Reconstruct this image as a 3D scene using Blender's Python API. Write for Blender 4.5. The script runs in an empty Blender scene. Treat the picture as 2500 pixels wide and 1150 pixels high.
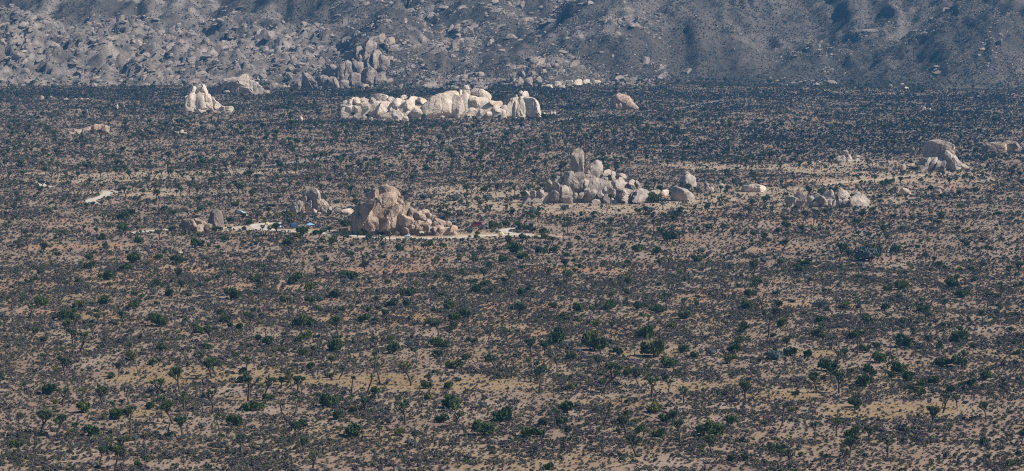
import bpy, math, random
import numpy as np

# ------------------------------------------------------------------ camera, sky, sun, exposure
SC = bpy.context.scene
F, CX, CY = 6750.0, 1250.0, 575.0            # focal length and centre, in pixels of a 2500 px wide frame
PITCH = math.atan(695.0 / F)                 # the horizon lies well above the frame
CAMH = 150.0
cam_data = bpy.data.cameras.new('camera')
cam_data.sensor_width = 36.0
cam_data.lens = 36.0 * F / 2500.0
cam_data.clip_start = 1.0
cam_data.clip_end = 20000.0
cam = bpy.data.objects.new('camera', cam_data)
SC.collection.objects.link(cam)
cam.location = (0, 0, CAMH)
cam.rotation_euler = (math.radians(90) - PITCH, 0, 0)
SC.camera = cam

SUN_EL, SUN_AZ = math.radians(43), math.radians(104)   # azimuth clockwise from +Y (the view direction)
world = bpy.data.worlds.new('World')
SC.world = world
world.use_nodes = True
wn = world.node_tree
sky = wn.nodes.new('ShaderNodeTexSky')
sky.sky_type = 'NISHITA'
sky.sun_disc = False
sky.sun_elevation = SUN_EL
sky.sun_rotation = SUN_AZ
wn.links.new(sky.outputs['Color'], wn.nodes['Background'].inputs['Color'])
wn.nodes['Background'].inputs['Strength'].default_value = 0.052

sun_data = bpy.data.lights.new('sun', 'SUN')
sun_data.energy = 5.0
sun_data.angle = math.radians(0.53)
sun_data.color = (1.0, 0.93, 0.83)
sun = bpy.data.objects.new('sun', sun_data)
SC.collection.objects.link(sun)
sun.rotation_euler = (math.radians(90) - SUN_EL, 0, -SUN_AZ + math.pi)
sun.location = (0, 0, 900)

SC.view_settings.view_transform = 'Standard'
SC.view_settings.look = 'None'
SC.view_settings.exposure = 0.4
SC.view_settings.gamma = 1.0
SC.view_settings.use_curve_mapping = False
SC.cycles.max_bounces = 4
SC.cycles.diffuse_bounces = 2
SC.cycles.glossy_bounces = 1
SC.cycles.transparent_max_bounces = 4
SC.cycles.volume_bounces = 0
SC.cycles.filter_width = 1.1
SC.cycles.use_denoising = False
HAZE_DENSITY = 0.00007

rng = np.random.default_rng(7)
random.seed(7)
COL = SC.collection

# ------------------------------------------------------------------ projection helpers
SP, CP = math.sin(PITCH), math.cos(PITCH)


def ray(px, py):
    dx = (px - CX) / F
    dy = (CY - py) / F
    return dx, CP + SP * dy, -SP + CP * dy


def ground_at(px, py):
    dx, y, z = ray(px, py)
    t = -CAMH / z
    return dx * t, y * t


def on_plane(px, py, Y):
    dx, y, z = ray(px, py)
    t = Y / y
    return dx * t, CAMH + z * t


def ppm(Y):
    return F / Y


def project(x, y, z):
    zz = z - CAMH
    depth = y * CP - zz * SP
    up = y * SP + zz * CP
    return CX + F * x / depth, CY - F * up / depth


# ------------------------------------------------------------------ noise
def _h(ix, iy, iz, seed):
    h = (ix.astype(np.int64) * 374761393 + iy.astype(np.int64) * 668265263 + iz.astype(np.int64) * 2147483647 + seed * 1274126177) & 0xffffffff
    h = ((h ^ (h >> 13)) * 1274126177) & 0xffffffff
    h = ((h ^ (h >> 16)) * 2246822519) & 0xffffffff
    return ((h ^ (h >> 15)) & 0xffffff) / float(0xffffff)


def vnoise(p, seed=0):
    p = np.asarray(p, float)
    i = np.floor(p)
    f = p - i
    u = f * f * (3 - 2 * f)
    ix, iy, iz = (i[:, k].astype(np.int64) for k in range(3))
    r = 0
    for a in (0, 1):
        for b in (0, 1):
            for c in (0, 1):
                w = (u[:, 0] if a else 1 - u[:, 0]) * (u[:, 1] if b else 1 - u[:, 1]) * (u[:, 2] if c else 1 - u[:, 2])
                r = r + w * _h(ix + a, iy + b, iz + c, seed)
    return r * 2 - 1


def fbm(p, octv=4, seed=0, gain=0.5):
    p = np.asarray(p, float)
    r, a, t = 0, 1.0, 0
    for k in range(octv):
        r = r + a * vnoise(p * (2.0 ** k), seed + k * 17)
        t += a
        a *= gain
    return r / t


def n2(x, y, sc, seed=0, octv=3):
    x = np.asarray(x, float)
    return fbm(np.stack([x / sc, np.asarray(y, float) / sc, np.zeros_like(x)], 1), octv, seed)


def worley(p, seed=0):
    i = np.floor(p).astype(np.int64)
    f1 = np.full(len(p), 9.0)
    f2 = np.full(len(p), 9.0)
    hid = np.zeros(len(p))
    for a in (-1, 0, 1):
        for b in (-1, 0, 1):
            cx, cy = i[:, 0] + a, i[:, 1] + b
            z = np.zeros_like(cx)
            q = np.stack([cx + _h(cx, cy, z, seed), cy + _h(cx, cy, z, seed + 1)], 1)
            d = np.hypot(q[:, 0] - p[:, 0], q[:, 1] - p[:, 1])
            hv = _h(cx, cy, z, seed + 2)
            near = d < f1
            f2 = np.where(near, f1, np.minimum(f2, d))
            hid = np.where(near, hv, hid)
            f1 = np.where(near, d, f1)
    return f1, f2, hid


def sstep(a, b, x):
    t = np.clip((x - a) / (b - a), 0, 1)
    return t * t * (3 - 2 * t)


# ------------------------------------------------------------------ materials
def new_mat(name, rough=0.9):
    m = bpy.data.materials.new(name)
    m.use_nodes = True
    nt = m.node_tree
    b = nt.nodes['Principled BSDF']
    b.inputs['Roughness'].default_value = rough
    b.inputs['Specular IOR Level'].default_value = 0.2
    return m, nt, b


def node(nt, t, **kw):
    n = nt.nodes.new(t)
    for k, v in kw.items():
        if hasattr(n, k):
            setattr(n, k, v)
        else:
            n.inputs[k].default_value = v
    return n


def ramp(nt, fac, stops):
    r = nt.nodes.new('ShaderNodeValToRGB')
    e = r.color_ramp.elements
    while len(e) > 1:
        e.remove(e[-1])
    e[0].position, e[0].color = stops[0][0], (*stops[0][1], 1)
    for p, c in stops[1:]:
        k = e.new(p)
        k.color = (*c, 1)
    nt.links.new(fac, r.inputs['Fac'])
    return r.outputs['Color']


def mixc(nt, fac, a, b, mode='MIX'):
    m = nt.nodes.new('ShaderNodeMix')
    m.data_type = 'RGBA'
    m.blend_type = mode
    for s, v in ((m.inputs[0], fac), (m.inputs[6], a), (m.inputs[7], b)):
        if isinstance(v, (int, float)):
            s.default_value = v
        elif isinstance(v, tuple):
            s.default_value = (*v, 1)
        else:
            nt.links.new(v, s)
    return m.outputs[2]


def noise_out(nt, scale, detail=4, vec=None, rough=0.55, kind='ShaderNodeTexNoise'):
    n = nt.nodes.new(kind)
    n.inputs['Scale'].default_value = scale
    if kind == 'ShaderNodeTexNoise':
        n.inputs['Detail'].default_value = detail
        n.inputs['Roughness'].default_value = rough
    if vec is not None:
        nt.links.new(vec, n.inputs['Vector'])
    return n.outputs[0]


def world_pos(nt, sx=1, sy=1, sz=1):
    g = nt.nodes.new('ShaderNodeNewGeometry')
    m = nt.nodes.new('ShaderNodeVectorMath')
    m.operation = 'MULTIPLY'
    nt.links.new(g.outputs['Position'], m.inputs[0])
    m.inputs[1].default_value = (sx, sy, sz)
    return m.outputs[0]


def add_bump(nt, b, height, strength, dist):
    bp = nt.nodes.new('ShaderNodeBump')
    bp.inputs['Strength'].default_value = strength
    bp.inputs['Distance'].default_value = dist
    nt.links.new(height, bp.inputs['Height'])
    nt.links.new(bp.outputs[0], b.inputs['Normal'])


def rock_material(name, light, mid, dark, feat=1.0, streak=0.5):
    m, nt, b = new_mat(name, 0.92)
    p = world_pos(nt)
    c = ramp(nt, noise_out(nt, 0.16 / feat, 6, p, 0.62), [(0.28, dark), (0.47, mid), (0.68, light)])
    oi = nt.nodes.new('ShaderNodeObjectInfo')
    c = mixc(nt, 0.35, c, ramp(nt, oi.outputs['Random'], [(0.0, (0.42, 0.42, 0.46)), (0.45, (0.5, 0.5, 0.5)), (1.0, (0.60, 0.53, 0.46))]), 'OVERLAY')
    # desert varnish: grey-brown runs down the faces
    st = noise_out(nt, 1.0, 5, world_pos(nt, 0.55 / feat, 0.55 / feat, 0.09 / feat), 0.65)
    c = mixc(nt, ramp(nt, st, [(0.50, (0, 0, 0)), (0.66, (streak,) * 3)]), c, tuple(v * 0.42 for v in mid))
    # lichen and pits
    sp = noise_out(nt, 1.6 / feat, 3, p, 0.7)
    c = mixc(nt, ramp(nt, sp, [(0.58, (0, 0, 0)), (0.72, (0.45,) * 3)]), c, tuple(v * 0.55 for v in dark))
    nt.links.new(c, b.inputs['Base Color'])
    hgt = noise_out(nt, 0.55 / feat, 8, p, 0.68)
    add_bump(nt, b, hgt, 0.9, 1.2 * feat)
    return m


M = {}
M['rock_near'] = rock_material('granite_brown', (0.54, 0.42, 0.325), (0.38, 0.29, 0.23), (0.20, 0.155, 0.135), 1.0, 0.8)
M['rock_grey'] = rock_material('granite_grey', (0.56, 0.48, 0.415), (0.41, 0.35, 0.305), (0.23, 0.195, 0.175), 1.0, 0.7)
M['rock_dark'] = rock_material('granite_dark', (0.30, 0.25, 0.22), (0.21, 0.175, 0.16), (0.12, 0.10, 0.095), 1.0, 0.5)
M['rock_pale'] = rock_material('granite_pale', (0.74, 0.64, 0.53), (0.63, 0.53, 0.43), (0.42, 0.345, 0.28), 1.5, 0.35)
M['rock_hill'] = rock_material('granite_hill', (0.43, 0.36, 0.315), (0.30, 0.25, 0.22), (0.15, 0.125, 0.115), 2.0, 0.5)


def sand_material():
    m, nt, b = new_mat('desert_sand', 0.95)
    p = world_pos(nt)
    c = ramp(nt, noise_out(nt, 0.035, 6, p, 0.6), [(0.3, (0.20, 0.13, 0.092)), (0.5, (0.28, 0.203, 0.15)), (0.7, (0.36, 0.275, 0.215))])
    c = mixc(nt, ramp(nt, noise_out(nt, 0.9, 4, p, 0.7), [(0.42, (0.0,) * 3), (0.62, (0.65,) * 3)]), c, (0.135, 0.105, 0.09))
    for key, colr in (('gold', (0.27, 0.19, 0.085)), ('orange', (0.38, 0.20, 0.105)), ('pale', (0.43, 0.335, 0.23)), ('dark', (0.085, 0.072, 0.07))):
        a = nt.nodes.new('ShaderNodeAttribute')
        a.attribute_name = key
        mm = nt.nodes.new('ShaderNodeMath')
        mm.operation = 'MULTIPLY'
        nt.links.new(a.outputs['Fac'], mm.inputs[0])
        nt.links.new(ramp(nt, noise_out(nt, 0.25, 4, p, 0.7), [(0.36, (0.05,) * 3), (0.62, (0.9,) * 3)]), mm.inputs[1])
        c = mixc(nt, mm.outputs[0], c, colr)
    nt.links.new(c, b.inputs['Base Color'])
    add_bump(nt, b, noise_out(nt, 0.8, 6, p, 0.7), 0.8, 0.25)
    return m


M['sand'] = sand_material()


def hill_material():
    m, nt, b = new_mat('hill_soil', 0.95)
    p = world_pos(nt)
    a = nt.nodes.new('ShaderNodeAttribute')
    a.attribute_name = 'rocky'
    soil = ramp(nt, noise_out(nt, 0.012, 7, p, 0.65), [(0.32, (0.062, 0.053, 0.05)), (0.5, (0.10, 0.083, 0.074)), (0.66, (0.155, 0.127, 0.11))])
    soil = mixc(nt, ramp(nt, noise_out(nt, 0.22, 4, p, 0.75), [(0.45, (0,) * 3), (0.6, (0.7,) * 3)]), soil, (0.05, 0.052, 0.045))
    rk = ramp(nt, noise_out(nt, 0.045, 7, p, 0.65), [(0.34, (0.09, 0.078, 0.072)), (0.5, (0.22, 0.187, 0.165)), (0.68, (0.42, 0.36, 0.32))])
    nt.links.new(mixc(nt, a.outputs['Fac'], soil, rk), b.inputs['Base Color'])
    add_bump(nt, b, noise_out(nt, 0.12, 8, p, 0.72), 0.9, 4.0)
    return m


M['hill'] = hill_material()


def leaf_material(name, stops, spread=0.25):
    """colour varies from plant to plant and from leaf clump to leaf clump"""
    m, nt, b = new_mat(name, 0.8)
    oi = nt.nodes.new('ShaderNodeObjectInfo')
    c = ramp(nt, oi.outputs['Random'], stops)
    n = noise_out(nt, 1.6, 2, world_pos(nt), 0.6)
    c = mixc(nt, spread, c, ramp(nt, n, [(0.3, (0.25, 0.25, 0.25)), (0.7, (0.75, 0.75, 0.72))]), 'OVERLAY')
    nt.links.new(c, b.inputs['Base Color'])
    return m


M['shrub'] = leaf_material('scrub_twigs', [(0.0, (0.088, 0.078, 0.09)), (0.2, (0.13, 0.114, 0.124)), (0.38, (0.066, 0.06, 0.07)), (0.52, (0.145, 0.124, 0.108)), (0.66, (0.055, 0.07, 0.034)), (0.78, (0.075, 0.085, 0.045)), (0.9, (0.18, 0.16, 0.122)), (1.0, (0.055, 0.072, 0.054))])
M['shrub_dark'] = leaf_material('scrub_dark', [(0.0, (0.028, 0.036, 0.042)), (0.4, (0.04, 0.044, 0.052)), (0.7, (0.026, 0.038, 0.036)), (1.0, (0.055, 0.056, 0.06))])  # bluish leaf tint also stands in for haze over the far plain
M['grass'] = leaf_material('dry_grass', [(0.0, (0.26, 0.185, 0.075)), (0.5, (0.20, 0.15, 0.075)), (1.0, (0.30, 0.225, 0.11))])
M['juniper'] = leaf_material('juniper_leaf', [(0.0, (0.050, 0.080, 0.022)), (0.4, (0.070, 0.098, 0.026)), (0.7, (0.052, 0.082, 0.034)), (1.0, (0.11, 0.125, 0.034))], 0.6)
M['olive'] = leaf_material('olive_leaf', [(0.0, (0.13, 0.14, 0.045)), (1.0, (0.17, 0.165, 0.05))], 0.4)
M['sage'] = leaf_material('sage_leaf', [(0.0, (0.10, 0.125, 0.13)), (1.0, (0.135, 0.15, 0.155))], 0.3)
M['joshua_leaf'] = leaf_material('joshua_leaf', [(0.0, (0.10, 0.13, 0.055)), (0.5, (0.07, 0.10, 0.058)), (1.0, (0.15, 0.165, 0.07))], 0.35)


def bark_material():
    m, nt, b = new_mat('bark', 0.95)
    c = ramp(nt, noise_out(nt, 6.0, 3, world_pos(nt), 0.6), [(0.35, (0.055, 0.043, 0.036)), (0.65, (0.115, 0.092, 0.075))])
    nt.links.new(c, b.inputs['Base Color'])
    return m


M['bark'] = bark_material()


def plain(name, colr, rough=0.6, metal=0.0, var=0.12):
    m, nt, b = new_mat(name, rough)
    c = mixc(nt, var, colr, ramp(nt, noise_out(nt, 2.5, 4, world_pos(nt), 0.7), [(0.3, (0.2,) * 3), (0.7, (0.8,) * 3)]), 'OVERLAY')
    nt.links.new(c, b.inputs['Base Color'])
    b.inputs['Metallic'].default_value = metal
    return m


M['white'] = plain('white_paint', (0.72, 0.74, 0.76), 0.4)
M['silver'] = plain('grey_paint', (0.28, 0.32, 0.38), 0.35)
M['red'] = plain('red_paint', (0.12, 0.014, 0.022), 0.35)
M['blue'] = plain('blue_paint', (0.06, 0.14, 0.30), 0.35)
M['navy'] = plain('navy_paint', (0.02, 0.035, 0.09), 0.35)
M['glass'] = plain('dark_glass', (0.015, 0.02, 0.03), 0.12)
M['tyre'] = plain('tyre_rubber', (0.02, 0.02, 0.02), 0.9)
M['canvas_blue'] = plain('blue_canvas', (0.045, 0.075, 0.17), 0.8)
M['canvas_sky'] = plain('pale_blue_canvas', (0.22, 0.36, 0.52), 0.8)
M['yellow'] = plain('yellow_canvas', (0.55, 0.46, 0.22), 0.8)
M['orange'] = plain('orange_canvas', (0.52, 0.18, 0.06), 0.8)
M['timber'] = plain('dark_timber', (0.10, 0.085, 0.085), 0.85)
M['roof'] = plain('roof_sheet', (0.075, 0.07, 0.085), 0.7)
M['steel'] = plain('steel_pole', (0.35, 0.35, 0.36), 0.4, 0.6)
M['asphalt'] = plain('old_asphalt', (0.24, 0.245, 0.265), 0.9)


def gravel_material():
    m, nt, b = new_mat('pale_gravel', 0.95)
    p = world_pos(nt)
    c = ramp(nt, noise_out(nt, 0.3, 6, p, 0.7), [(0.3, (0.36, 0.31, 0.26)), (0.65, (0.60, 0.55, 0.49))])
    nt.links.new(c, b.inputs['Base Color'])
    add_bump(nt, b, noise_out(nt, 2.0, 4, p, 0.7), 0.5, 0.1)
    return m


M['gravel'] = gravel_material()
M['wash'] = plain('wash_sand', (0.42, 0.33, 0.245), 0.95, 0.0, 0.5)


# ------------------------------------------------------------------ object helpers
def mesh_from(verts, faces, name, mats, smooth=True, mat_idx=None):
    me = bpy.data.meshes.new(name)
    verts = np.asarray(verts, np.float32).reshape(-1, 3)
    if isinstance(faces, np.ndarray):
        n, k = faces.shape
        me.vertices.add(len(verts))
        me.vertices.foreach_set('co', verts.ravel())
        me.loops.add(n * k)
        me.loops.foreach_set('vertex_index', faces.astype(np.int32).ravel())
        me.polygons.add(n)
        me.polygons.foreach_set('loop_start', np.arange(0, n * k, k, dtype=np.int32))
        me.update(calc_edges=True)
        me.validate()
    else:
        me.from_pydata(verts.tolist(), [], faces)
    for m in (mats if isinstance(mats, (list, tuple)) else [mats]):
        me.materials.append(m)
    if smooth:
        me.polygons.foreach_set('use_smooth', np.ones(len(me.polygons), bool))
    if mat_idx is not None:
        me.polygons.foreach_set('material_index', np.asarray(mat_idx, np.int32))
    return me


def obj(name, me, parent=None, loc=(0, 0, 0)):
    o = bpy.data.objects.new(name, me)
    COL.objects.link(o)
    o.location = loc
    if parent is not None:
        o.parent = parent
    return o


def tag(o, label=None, cat=None, group=None, kind=None):
    if label:
        o['label'] = label
    if cat:
        o['category'] = cat
    if group:
        o['group'] = group
    if kind:
        o['kind'] = kind
    return o


def empty(name, loc, rz=0.0):
    o = bpy.data.objects.new(name, None)
    COL.objects.link(o)
    o.location = loc
    o.rotation_euler = (0, 0, rz)
    o.empty_display_size = 0.5
    return o


# ------------------------------------------------------------------ ground and hills
HB_PX = [-600, 80, 400, 700, 800, 960, 1220, 1330, 1480, 1700, 2000, 2300, 2500, 3100]
HB_Y = [3080, 3085, 3095, 3045, 3010, 3040, 3025, 3065, 3120, 3130, 3080, 3010, 2960, 2900]
CONES = [  # px at 3100 m, Y, radius across, radius along, height
    (935, 3370, 105, 330, 92), (860, 3090, 60, 75, 20), (1150, 3500, 170, 430, 92), (1330, 3250, 75, 200, 42),
    (1560, 3480, 250, 400, 122), (1800, 3330, 90, 200, 34), (2030, 3290, 95, 200, 42), (2230, 3430, 120, 340, 66),
    (2480, 3350, 170, 400, 100), (2750, 3300, 200, 400, 120), (640, 3420, 120, 300, 60), (250, 3330, 190, 260, 62),
    (-80, 3350, 190, 300, 80), (450, 3260, 110, 170, 36), (1700, 3700, 300, 500, 150), (560, 3800, 300, 400, 190), (1000, 3900, 400, 500, 210), (2100, 3900, 400, 500, 200),
]


def hill_base(x):
    px = hill_px(x)
    y = np.asarray(px, float)
    return np.interp(px, HB_PX, HB_Y) + 26 * n2(y, y * 0, 70, 501, 3) + 60 * sstep(1450, 1800, y) * n2(y, y * 0, 160, 502, 2)


def hill_px(x):
    return x * F / 3100.0 + CX


def left_mask(x, y):
    q = hill_px(x) + 40 * n2(x, y, 90, 5, 2)
    s = y - hill_base(x)
    return (1 - sstep(720, 830, q)) * (1 - sstep(330, 430, s + 60 * n2(x, y, 120, 9, 2)))


def hill_h(x, y):
    x = np.asarray(x, float)
    y = np.asarray(y, float)
    s = y - hill_base(x)
    k = 7.0
    acc = np.exp(np.clip(0.04 * s, -20, 60) / k)
    wall = np.minimum(np.logaddexp(0, (s - 230) / 60.0) * 60.0 * 0.40, 330)
    tot = np.logaddexp(np.log(acc), wall / k)
    wx = x + 26 * n2(x, y, 120, 31, 3)
    wy = y + 26 * n2(x, y, 120, 32, 3)
    for (cpx, cy, rx, ry, h) in CONES:
        d = np.hypot((wx - (cpx - CX) * 3100.0 / F) / rx, (wy - cy) / ry)
        z = h * (np.sqrt((1 - d) ** 2 + 0.02) + (1 - d)) * 0.5
        tot = np.logaddexp(tot, np.where(z > 0.4, z, -20) / k)
    z = k * tot - k * math.log(2.2)
    env = sstep(0, 120, s)
    rid = 1 - np.abs(n2(x, y, 85, 51, 4))
    z = z + env * (15 * (rid - 0.75) + 7 * n2(x, y, 28, 3, 3) + 4.5 * (0.4 - np.abs(n2(x + 0.5 * y, y, 13, 13, 3))) + 13 * (0.3 - np.abs(n2(x + 14 * n2(x, y, 60, 15, 2), y * 0.16, 34, 14, 3))))
    lm = left_mask(x, y) * sstep(-5, 25, s)
    ang = 0.5
    xr, yr = x * math.cos(ang) + y * math.sin(ang), -x * math.sin(ang) + y * math.cos(ang)
    f1, f2, hid = worley(np.stack([xr / 26, yr / 17], 1), 11)
    g1, g2, gid = worley(np.stack([xr / 9, yr / 7], 1), 23)
    z = z + lm * (hid * 15 - 5 - 7 * np.exp(-((f2 - f1) / 0.12) ** 2) + 6.0 * gid - 3.5 * np.exp(-((g2 - g1) / 0.2) ** 2) - 5 * f1 * hid)
    z = np.where(s < 0, 0.02 * s - 0.6, -0.6 + (z + 0.6) * np.clip(s / (60.0 + 110 * sstep(1400, 1700, hill_px(x))), 0, 1) ** (0.8 + 0.5 * sstep(1400, 1700, hill_px(x))))
    return z


_ht = np.arange(2850, 4600, 2.0)


def hill_hit(px, py):
    dx, y, z = ray(px, py)
    t = _ht / y
    X = dx * t
    Z = CAMH + z * t
    hh = np.maximum(hill_h(X, _ht), 0)
    k = np.argmax(Z < hh)
    return X[k], _ht[k], hh[k]


# patches of the plain, in world metres (placed from the ground under the pixel)
def patch(px, py, rx, ry):
    x, y = ground_at(px, py)
    _, y0 = ground_at(px, py + ry)
    _, y1 = ground_at(px, py - ry)
    return x, y, rx / ppm(y), (y1 - y0) / 2


GOLD = [patch(*a) for a in ((235, 773, 75, 14), (430, 900, 220, 16), (520, 925, 300, 14), (830, 925, 200, 14), (1150, 940, 260, 18), (1700, 940, 260, 22), (1950, 965, 220, 18), (2150, 990, 200, 14),
                            (870, 825, 110, 9), (1000, 770, 90, 8), (1560, 860, 90, 9), (1960, 862, 110, 10), (340, 1010, 120, 10), (2200, 1010, 200, 12), (600, 975, 150, 10), (2100, 300, 190, 7), (1450, 985, 150, 9))]
ORANGE = [patch(*a) for a in ((200, 605, 120, 7), (280, 600, 50, 6), (420, 660, 120, 8), (620, 700, 130, 8), (2330, 457, 110, 9), (2230, 440, 120, 5), (2000, 445, 140, 6), (1400, 730, 60, 6), (1900, 690, 80, 5), (900, 660, 150, 6), (1440, 660, 120, 5), (1330, 655, 60, 5), (130, 762, 90, 6), (1050, 605, 60, 4))]
PALE = [patch(*a) for a in ((1700, 500, 260, 14), (2000, 478, 300, 26), (2260, 430, 200, 22), (1250, 500, 260, 16), (2150, 400, 260, 10), (1500, 515, 200, 8), (300, 470, 200, 10), (650, 555, 90, 10), (560, 560, 60, 10), (900, 575, 160, 8), (1150, 575, 150, 10), (1290, 575, 90, 8), (2110, 440, 130, 6), (2190, 430, 90, 4), (1480, 505, 150, 6), (1750, 480, 150, 8), (1900, 500, 140, 8), (1900, 410, 240, 8), (300, 430, 260, 14), (200, 440, 120, 10), (1330, 470, 220, 12), (560, 420, 160, 8), (820, 505, 80, 6), (1950, 420, 130, 6), (1100, 470, 120, 16), (1650, 400, 120, 6))]
DARKP = [patch(*a) for a in ((300, 232, 500, 12), (1000, 232, 500, 13), (1700, 232, 500, 13), (2300, 240, 400, 14), (500, 262, 400, 8), (1300, 262, 500, 8), (2050, 340, 420, 38), (2300, 280, 260, 40), (1700, 370, 220, 22), (1500, 345, 200, 16), (300, 228, 420, 12), (900, 225, 350, 10), (1400, 222, 300, 9), (1750, 260, 300, 14), (1500, 290, 250, 8), (900, 300, 320, 8), (2250, 330, 300, 60))]  # dense dark scrub; far bands also carry cloud-like shade in the colour


def patches(x, y, lst, wob=0.35):
    r = np.zeros(len(x))
    w = n2(x, y, 22, 77, 4) * wob * 3.2
    for (cx, cy, rx, ry) in lst:
        d = np.hypot((x - cx) / rx, (y - cy) / ry) + w
        r = np.maximum(r, 1 - sstep(0.55, 1.1, d))
    return r


def build_ground():
    ys = np.concatenate([[-6000, -2000, 0, 400], np.arange(640, 3200, 5.0), np.arange(3200, 4200, 60), [4800, 6000]])
    xs = np.concatenate([[-6000, -3000, -1200, -800], np.arange(-660, 661, 5.0), [800, 1200, 3000, 6000]])
    X, Y = np.meshgrid(xs, ys)
    nx, ny = len(xs), len(ys)
    v = np.stack([X.ravel(), Y.ravel(), np.zeros(X.size)], 1)
    i = np.arange(nx * ny).reshape(ny, nx)
    f = np.stack([i[:-1, :-1].ravel(), i[:-1, 1:].ravel(), i[1:, 1:].ravel(), i[1:, :-1].ravel()], 1)
    me = mesh_from(v, f, 'ground', M['sand'])
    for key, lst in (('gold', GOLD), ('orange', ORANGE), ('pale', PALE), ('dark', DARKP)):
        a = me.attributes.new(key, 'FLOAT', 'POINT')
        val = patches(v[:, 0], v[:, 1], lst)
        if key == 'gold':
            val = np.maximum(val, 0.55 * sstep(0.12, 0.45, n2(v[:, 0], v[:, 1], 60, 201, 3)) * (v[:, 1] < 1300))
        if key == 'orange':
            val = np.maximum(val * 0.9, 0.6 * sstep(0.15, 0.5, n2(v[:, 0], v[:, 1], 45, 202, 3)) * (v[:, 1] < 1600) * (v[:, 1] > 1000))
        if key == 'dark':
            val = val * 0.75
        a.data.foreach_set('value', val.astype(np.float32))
    tag(obj('ground', me), kind='structure')


build_ground()


def build_hills():
    xs = np.arange(-820, 821, 3.2)
    ys = np.concatenate([np.arange(2880, 3560, 2.6), np.arange(3560, 4000, 6), np.arange(4000, 5000, 25)])
    X, Y = np.meshgrid(xs, ys)
    nx, ny = len(xs), len(ys)
    Z = hill_h(X.ravel(), Y.ravel())
    i = np.arange(nx * ny).reshape(ny, nx)
    f = np.stack([i[:-1, :-1].ravel(), i[:-1, 1:].ravel(), i[1:, 1:].ravel(), i[1:, :-1].ravel()], 1)
    me = mesh_from(np.stack([X.ravel(), Y.ravel(), Z], 1), f, 'hills', M['hill'], smooth=False)
    a = me.attributes.new('rocky', 'FLOAT', 'POINT')
    x, y = X.ravel(), Y.ravel()
    rk = left_mask(x, y) * (0.75 + 0.5 * n2(x, y, 30, 8, 3))
    rk = np.maximum(rk, 0.8 * sstep(0.12, 0.3, n2(x, y, 50, 61, 4)) * (hill_px(x) < 1600))
    rk = np.maximum(rk, 0.30 * sstep(-0.1, 0.35, n2(x, y, 120, 63, 3)) * (hill_px(x) > 1400))
    a.data.foreach_set('value', np.clip(rk, 0, 1).astype(np.float32))
    return tag(obj('hills', me), kind='structure')


HILLS = build_hills()

# ------------------------------------------------------------------ roads
ROADS = []


def ribbon(name, pts, width, mat, z, kind='structure'):
    P = [np.array(ground_at(*p)) for p in pts]
    # smooth the centre line
    for _ in range(3):
        Q = [P[0]]
        for a, b in zip(P[:-1], P[1:]):
            Q += [a * 0.75 + b * 0.25, a * 0.25 + b * 0.75]
        Q.append(P[-1])
        P = Q
    P = np.array(P)
    T = np.gradient(P, axis=0)
    T /= np.linalg.norm(T, axis=1)[:, None] + 1e-9
    Nn = np.stack([-T[:, 1], T[:, 0]], 1)
    w = width * (1 + 0.12 * n2(P[:, 0], P[:, 1], 9, 4, 2))[:, None] / 2
    L, R = P + Nn * w, P - Nn * w
    n = len(P)
    v = np.concatenate([np.c_[L, np.full(n, z)], np.c_[R, np.full(n, z)]])
    f = [(k, k + 1, n + k + 1, n + k) for k in range(n - 1)]
    ROADS.append((P, width / 2))
    return tag(obj(name, mesh_from(v, f, name, mat)), kind=kind)


ribbon('gravel_road', [(300, 470), (262, 466), (262, 474), (250, 481), (222, 487), (220, 494), (245, 499)], 6.0, M['gravel'], 0.05)
ribbon('gravel_road', [(92, 444), (98, 445), (108, 449), (104, 454), (128, 457)], 5.5, M['gravel'], 0.04)
ribbon('camp_road', [(318, 570), (340, 566), (390, 562), (412, 561)], 7.0, M['gravel'], 0.05)
ribbon('camp_road', [(545, 556), (600, 560), (640, 561), (690, 564), (760, 567), (840, 573), (930, 583), (1010, 584), (1120, 580), (1200, 575), (1260, 571), (1300, 573)], 6.0, M['gravel'], 0.05)
ribbon('gravel_loop', [(660, 562), (634, 556), (628, 549), (650, 546), (690, 545)], 9.0, M['gravel'], 0.06)
ribbon('camp_clearing', [(548, 558), (590, 554), (625, 556), (650, 560)], 9.0, M['wash'], 0.045)
ribbon('camp_clearing', [(1100, 578), (1180, 573), (1235, 572), (1300, 577), (1375, 579)], 8.0, M['wash'], 0.045)
ribbon('camp_clearing', [(890, 581), (960, 580), (1060, 580)], 8.0, M['wash'], 0.044)
ribbon('camp_clearing', [(690, 561), (730, 562), (790, 562), (840, 568)], 6.0, M['wash'], 0.044)
ribbon('gravel_loop', [(1260, 571), (1225, 566), (1235, 559), (1270, 557)], 5.0, M['gravel'], 0.06)
ribbon('paved_road', [(560, 417), (640, 407), (740, 393), (850, 376), (960, 359), (1030, 351), (1090, 347), (1140, 333), (1200, 321), (1270, 309), (1330, 302), (1385, 291), (1440, 285), (1500, 280), (1600, 270), (1680, 262), (1730, 250), (1790, 244), (1900, 240), (2100, 238), (2600, 226)], 4.6, M['asphalt'], 0.05)
ribbon('paved_road', [(960, 360), (1030, 358), (1075, 352), (1090, 347)], 4.0, M['asphalt'], 0.06)
ribbon('dry_wash', [(2010, 452), (2060, 445), (2110, 441), (2160, 438), (2200, 432), (2260, 428)], 8.0, M['wash'], 0.04)
#ribbon('footpath', [(760, 655), (800, 648), (850, 636), (880, 630)], 2.2, M['gravel'], 0.04)
#ribbon('footpath', [(2390, 722), (2430, 708), (2500, 690)], 3.0, M['gravel'], 0.04)


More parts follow.
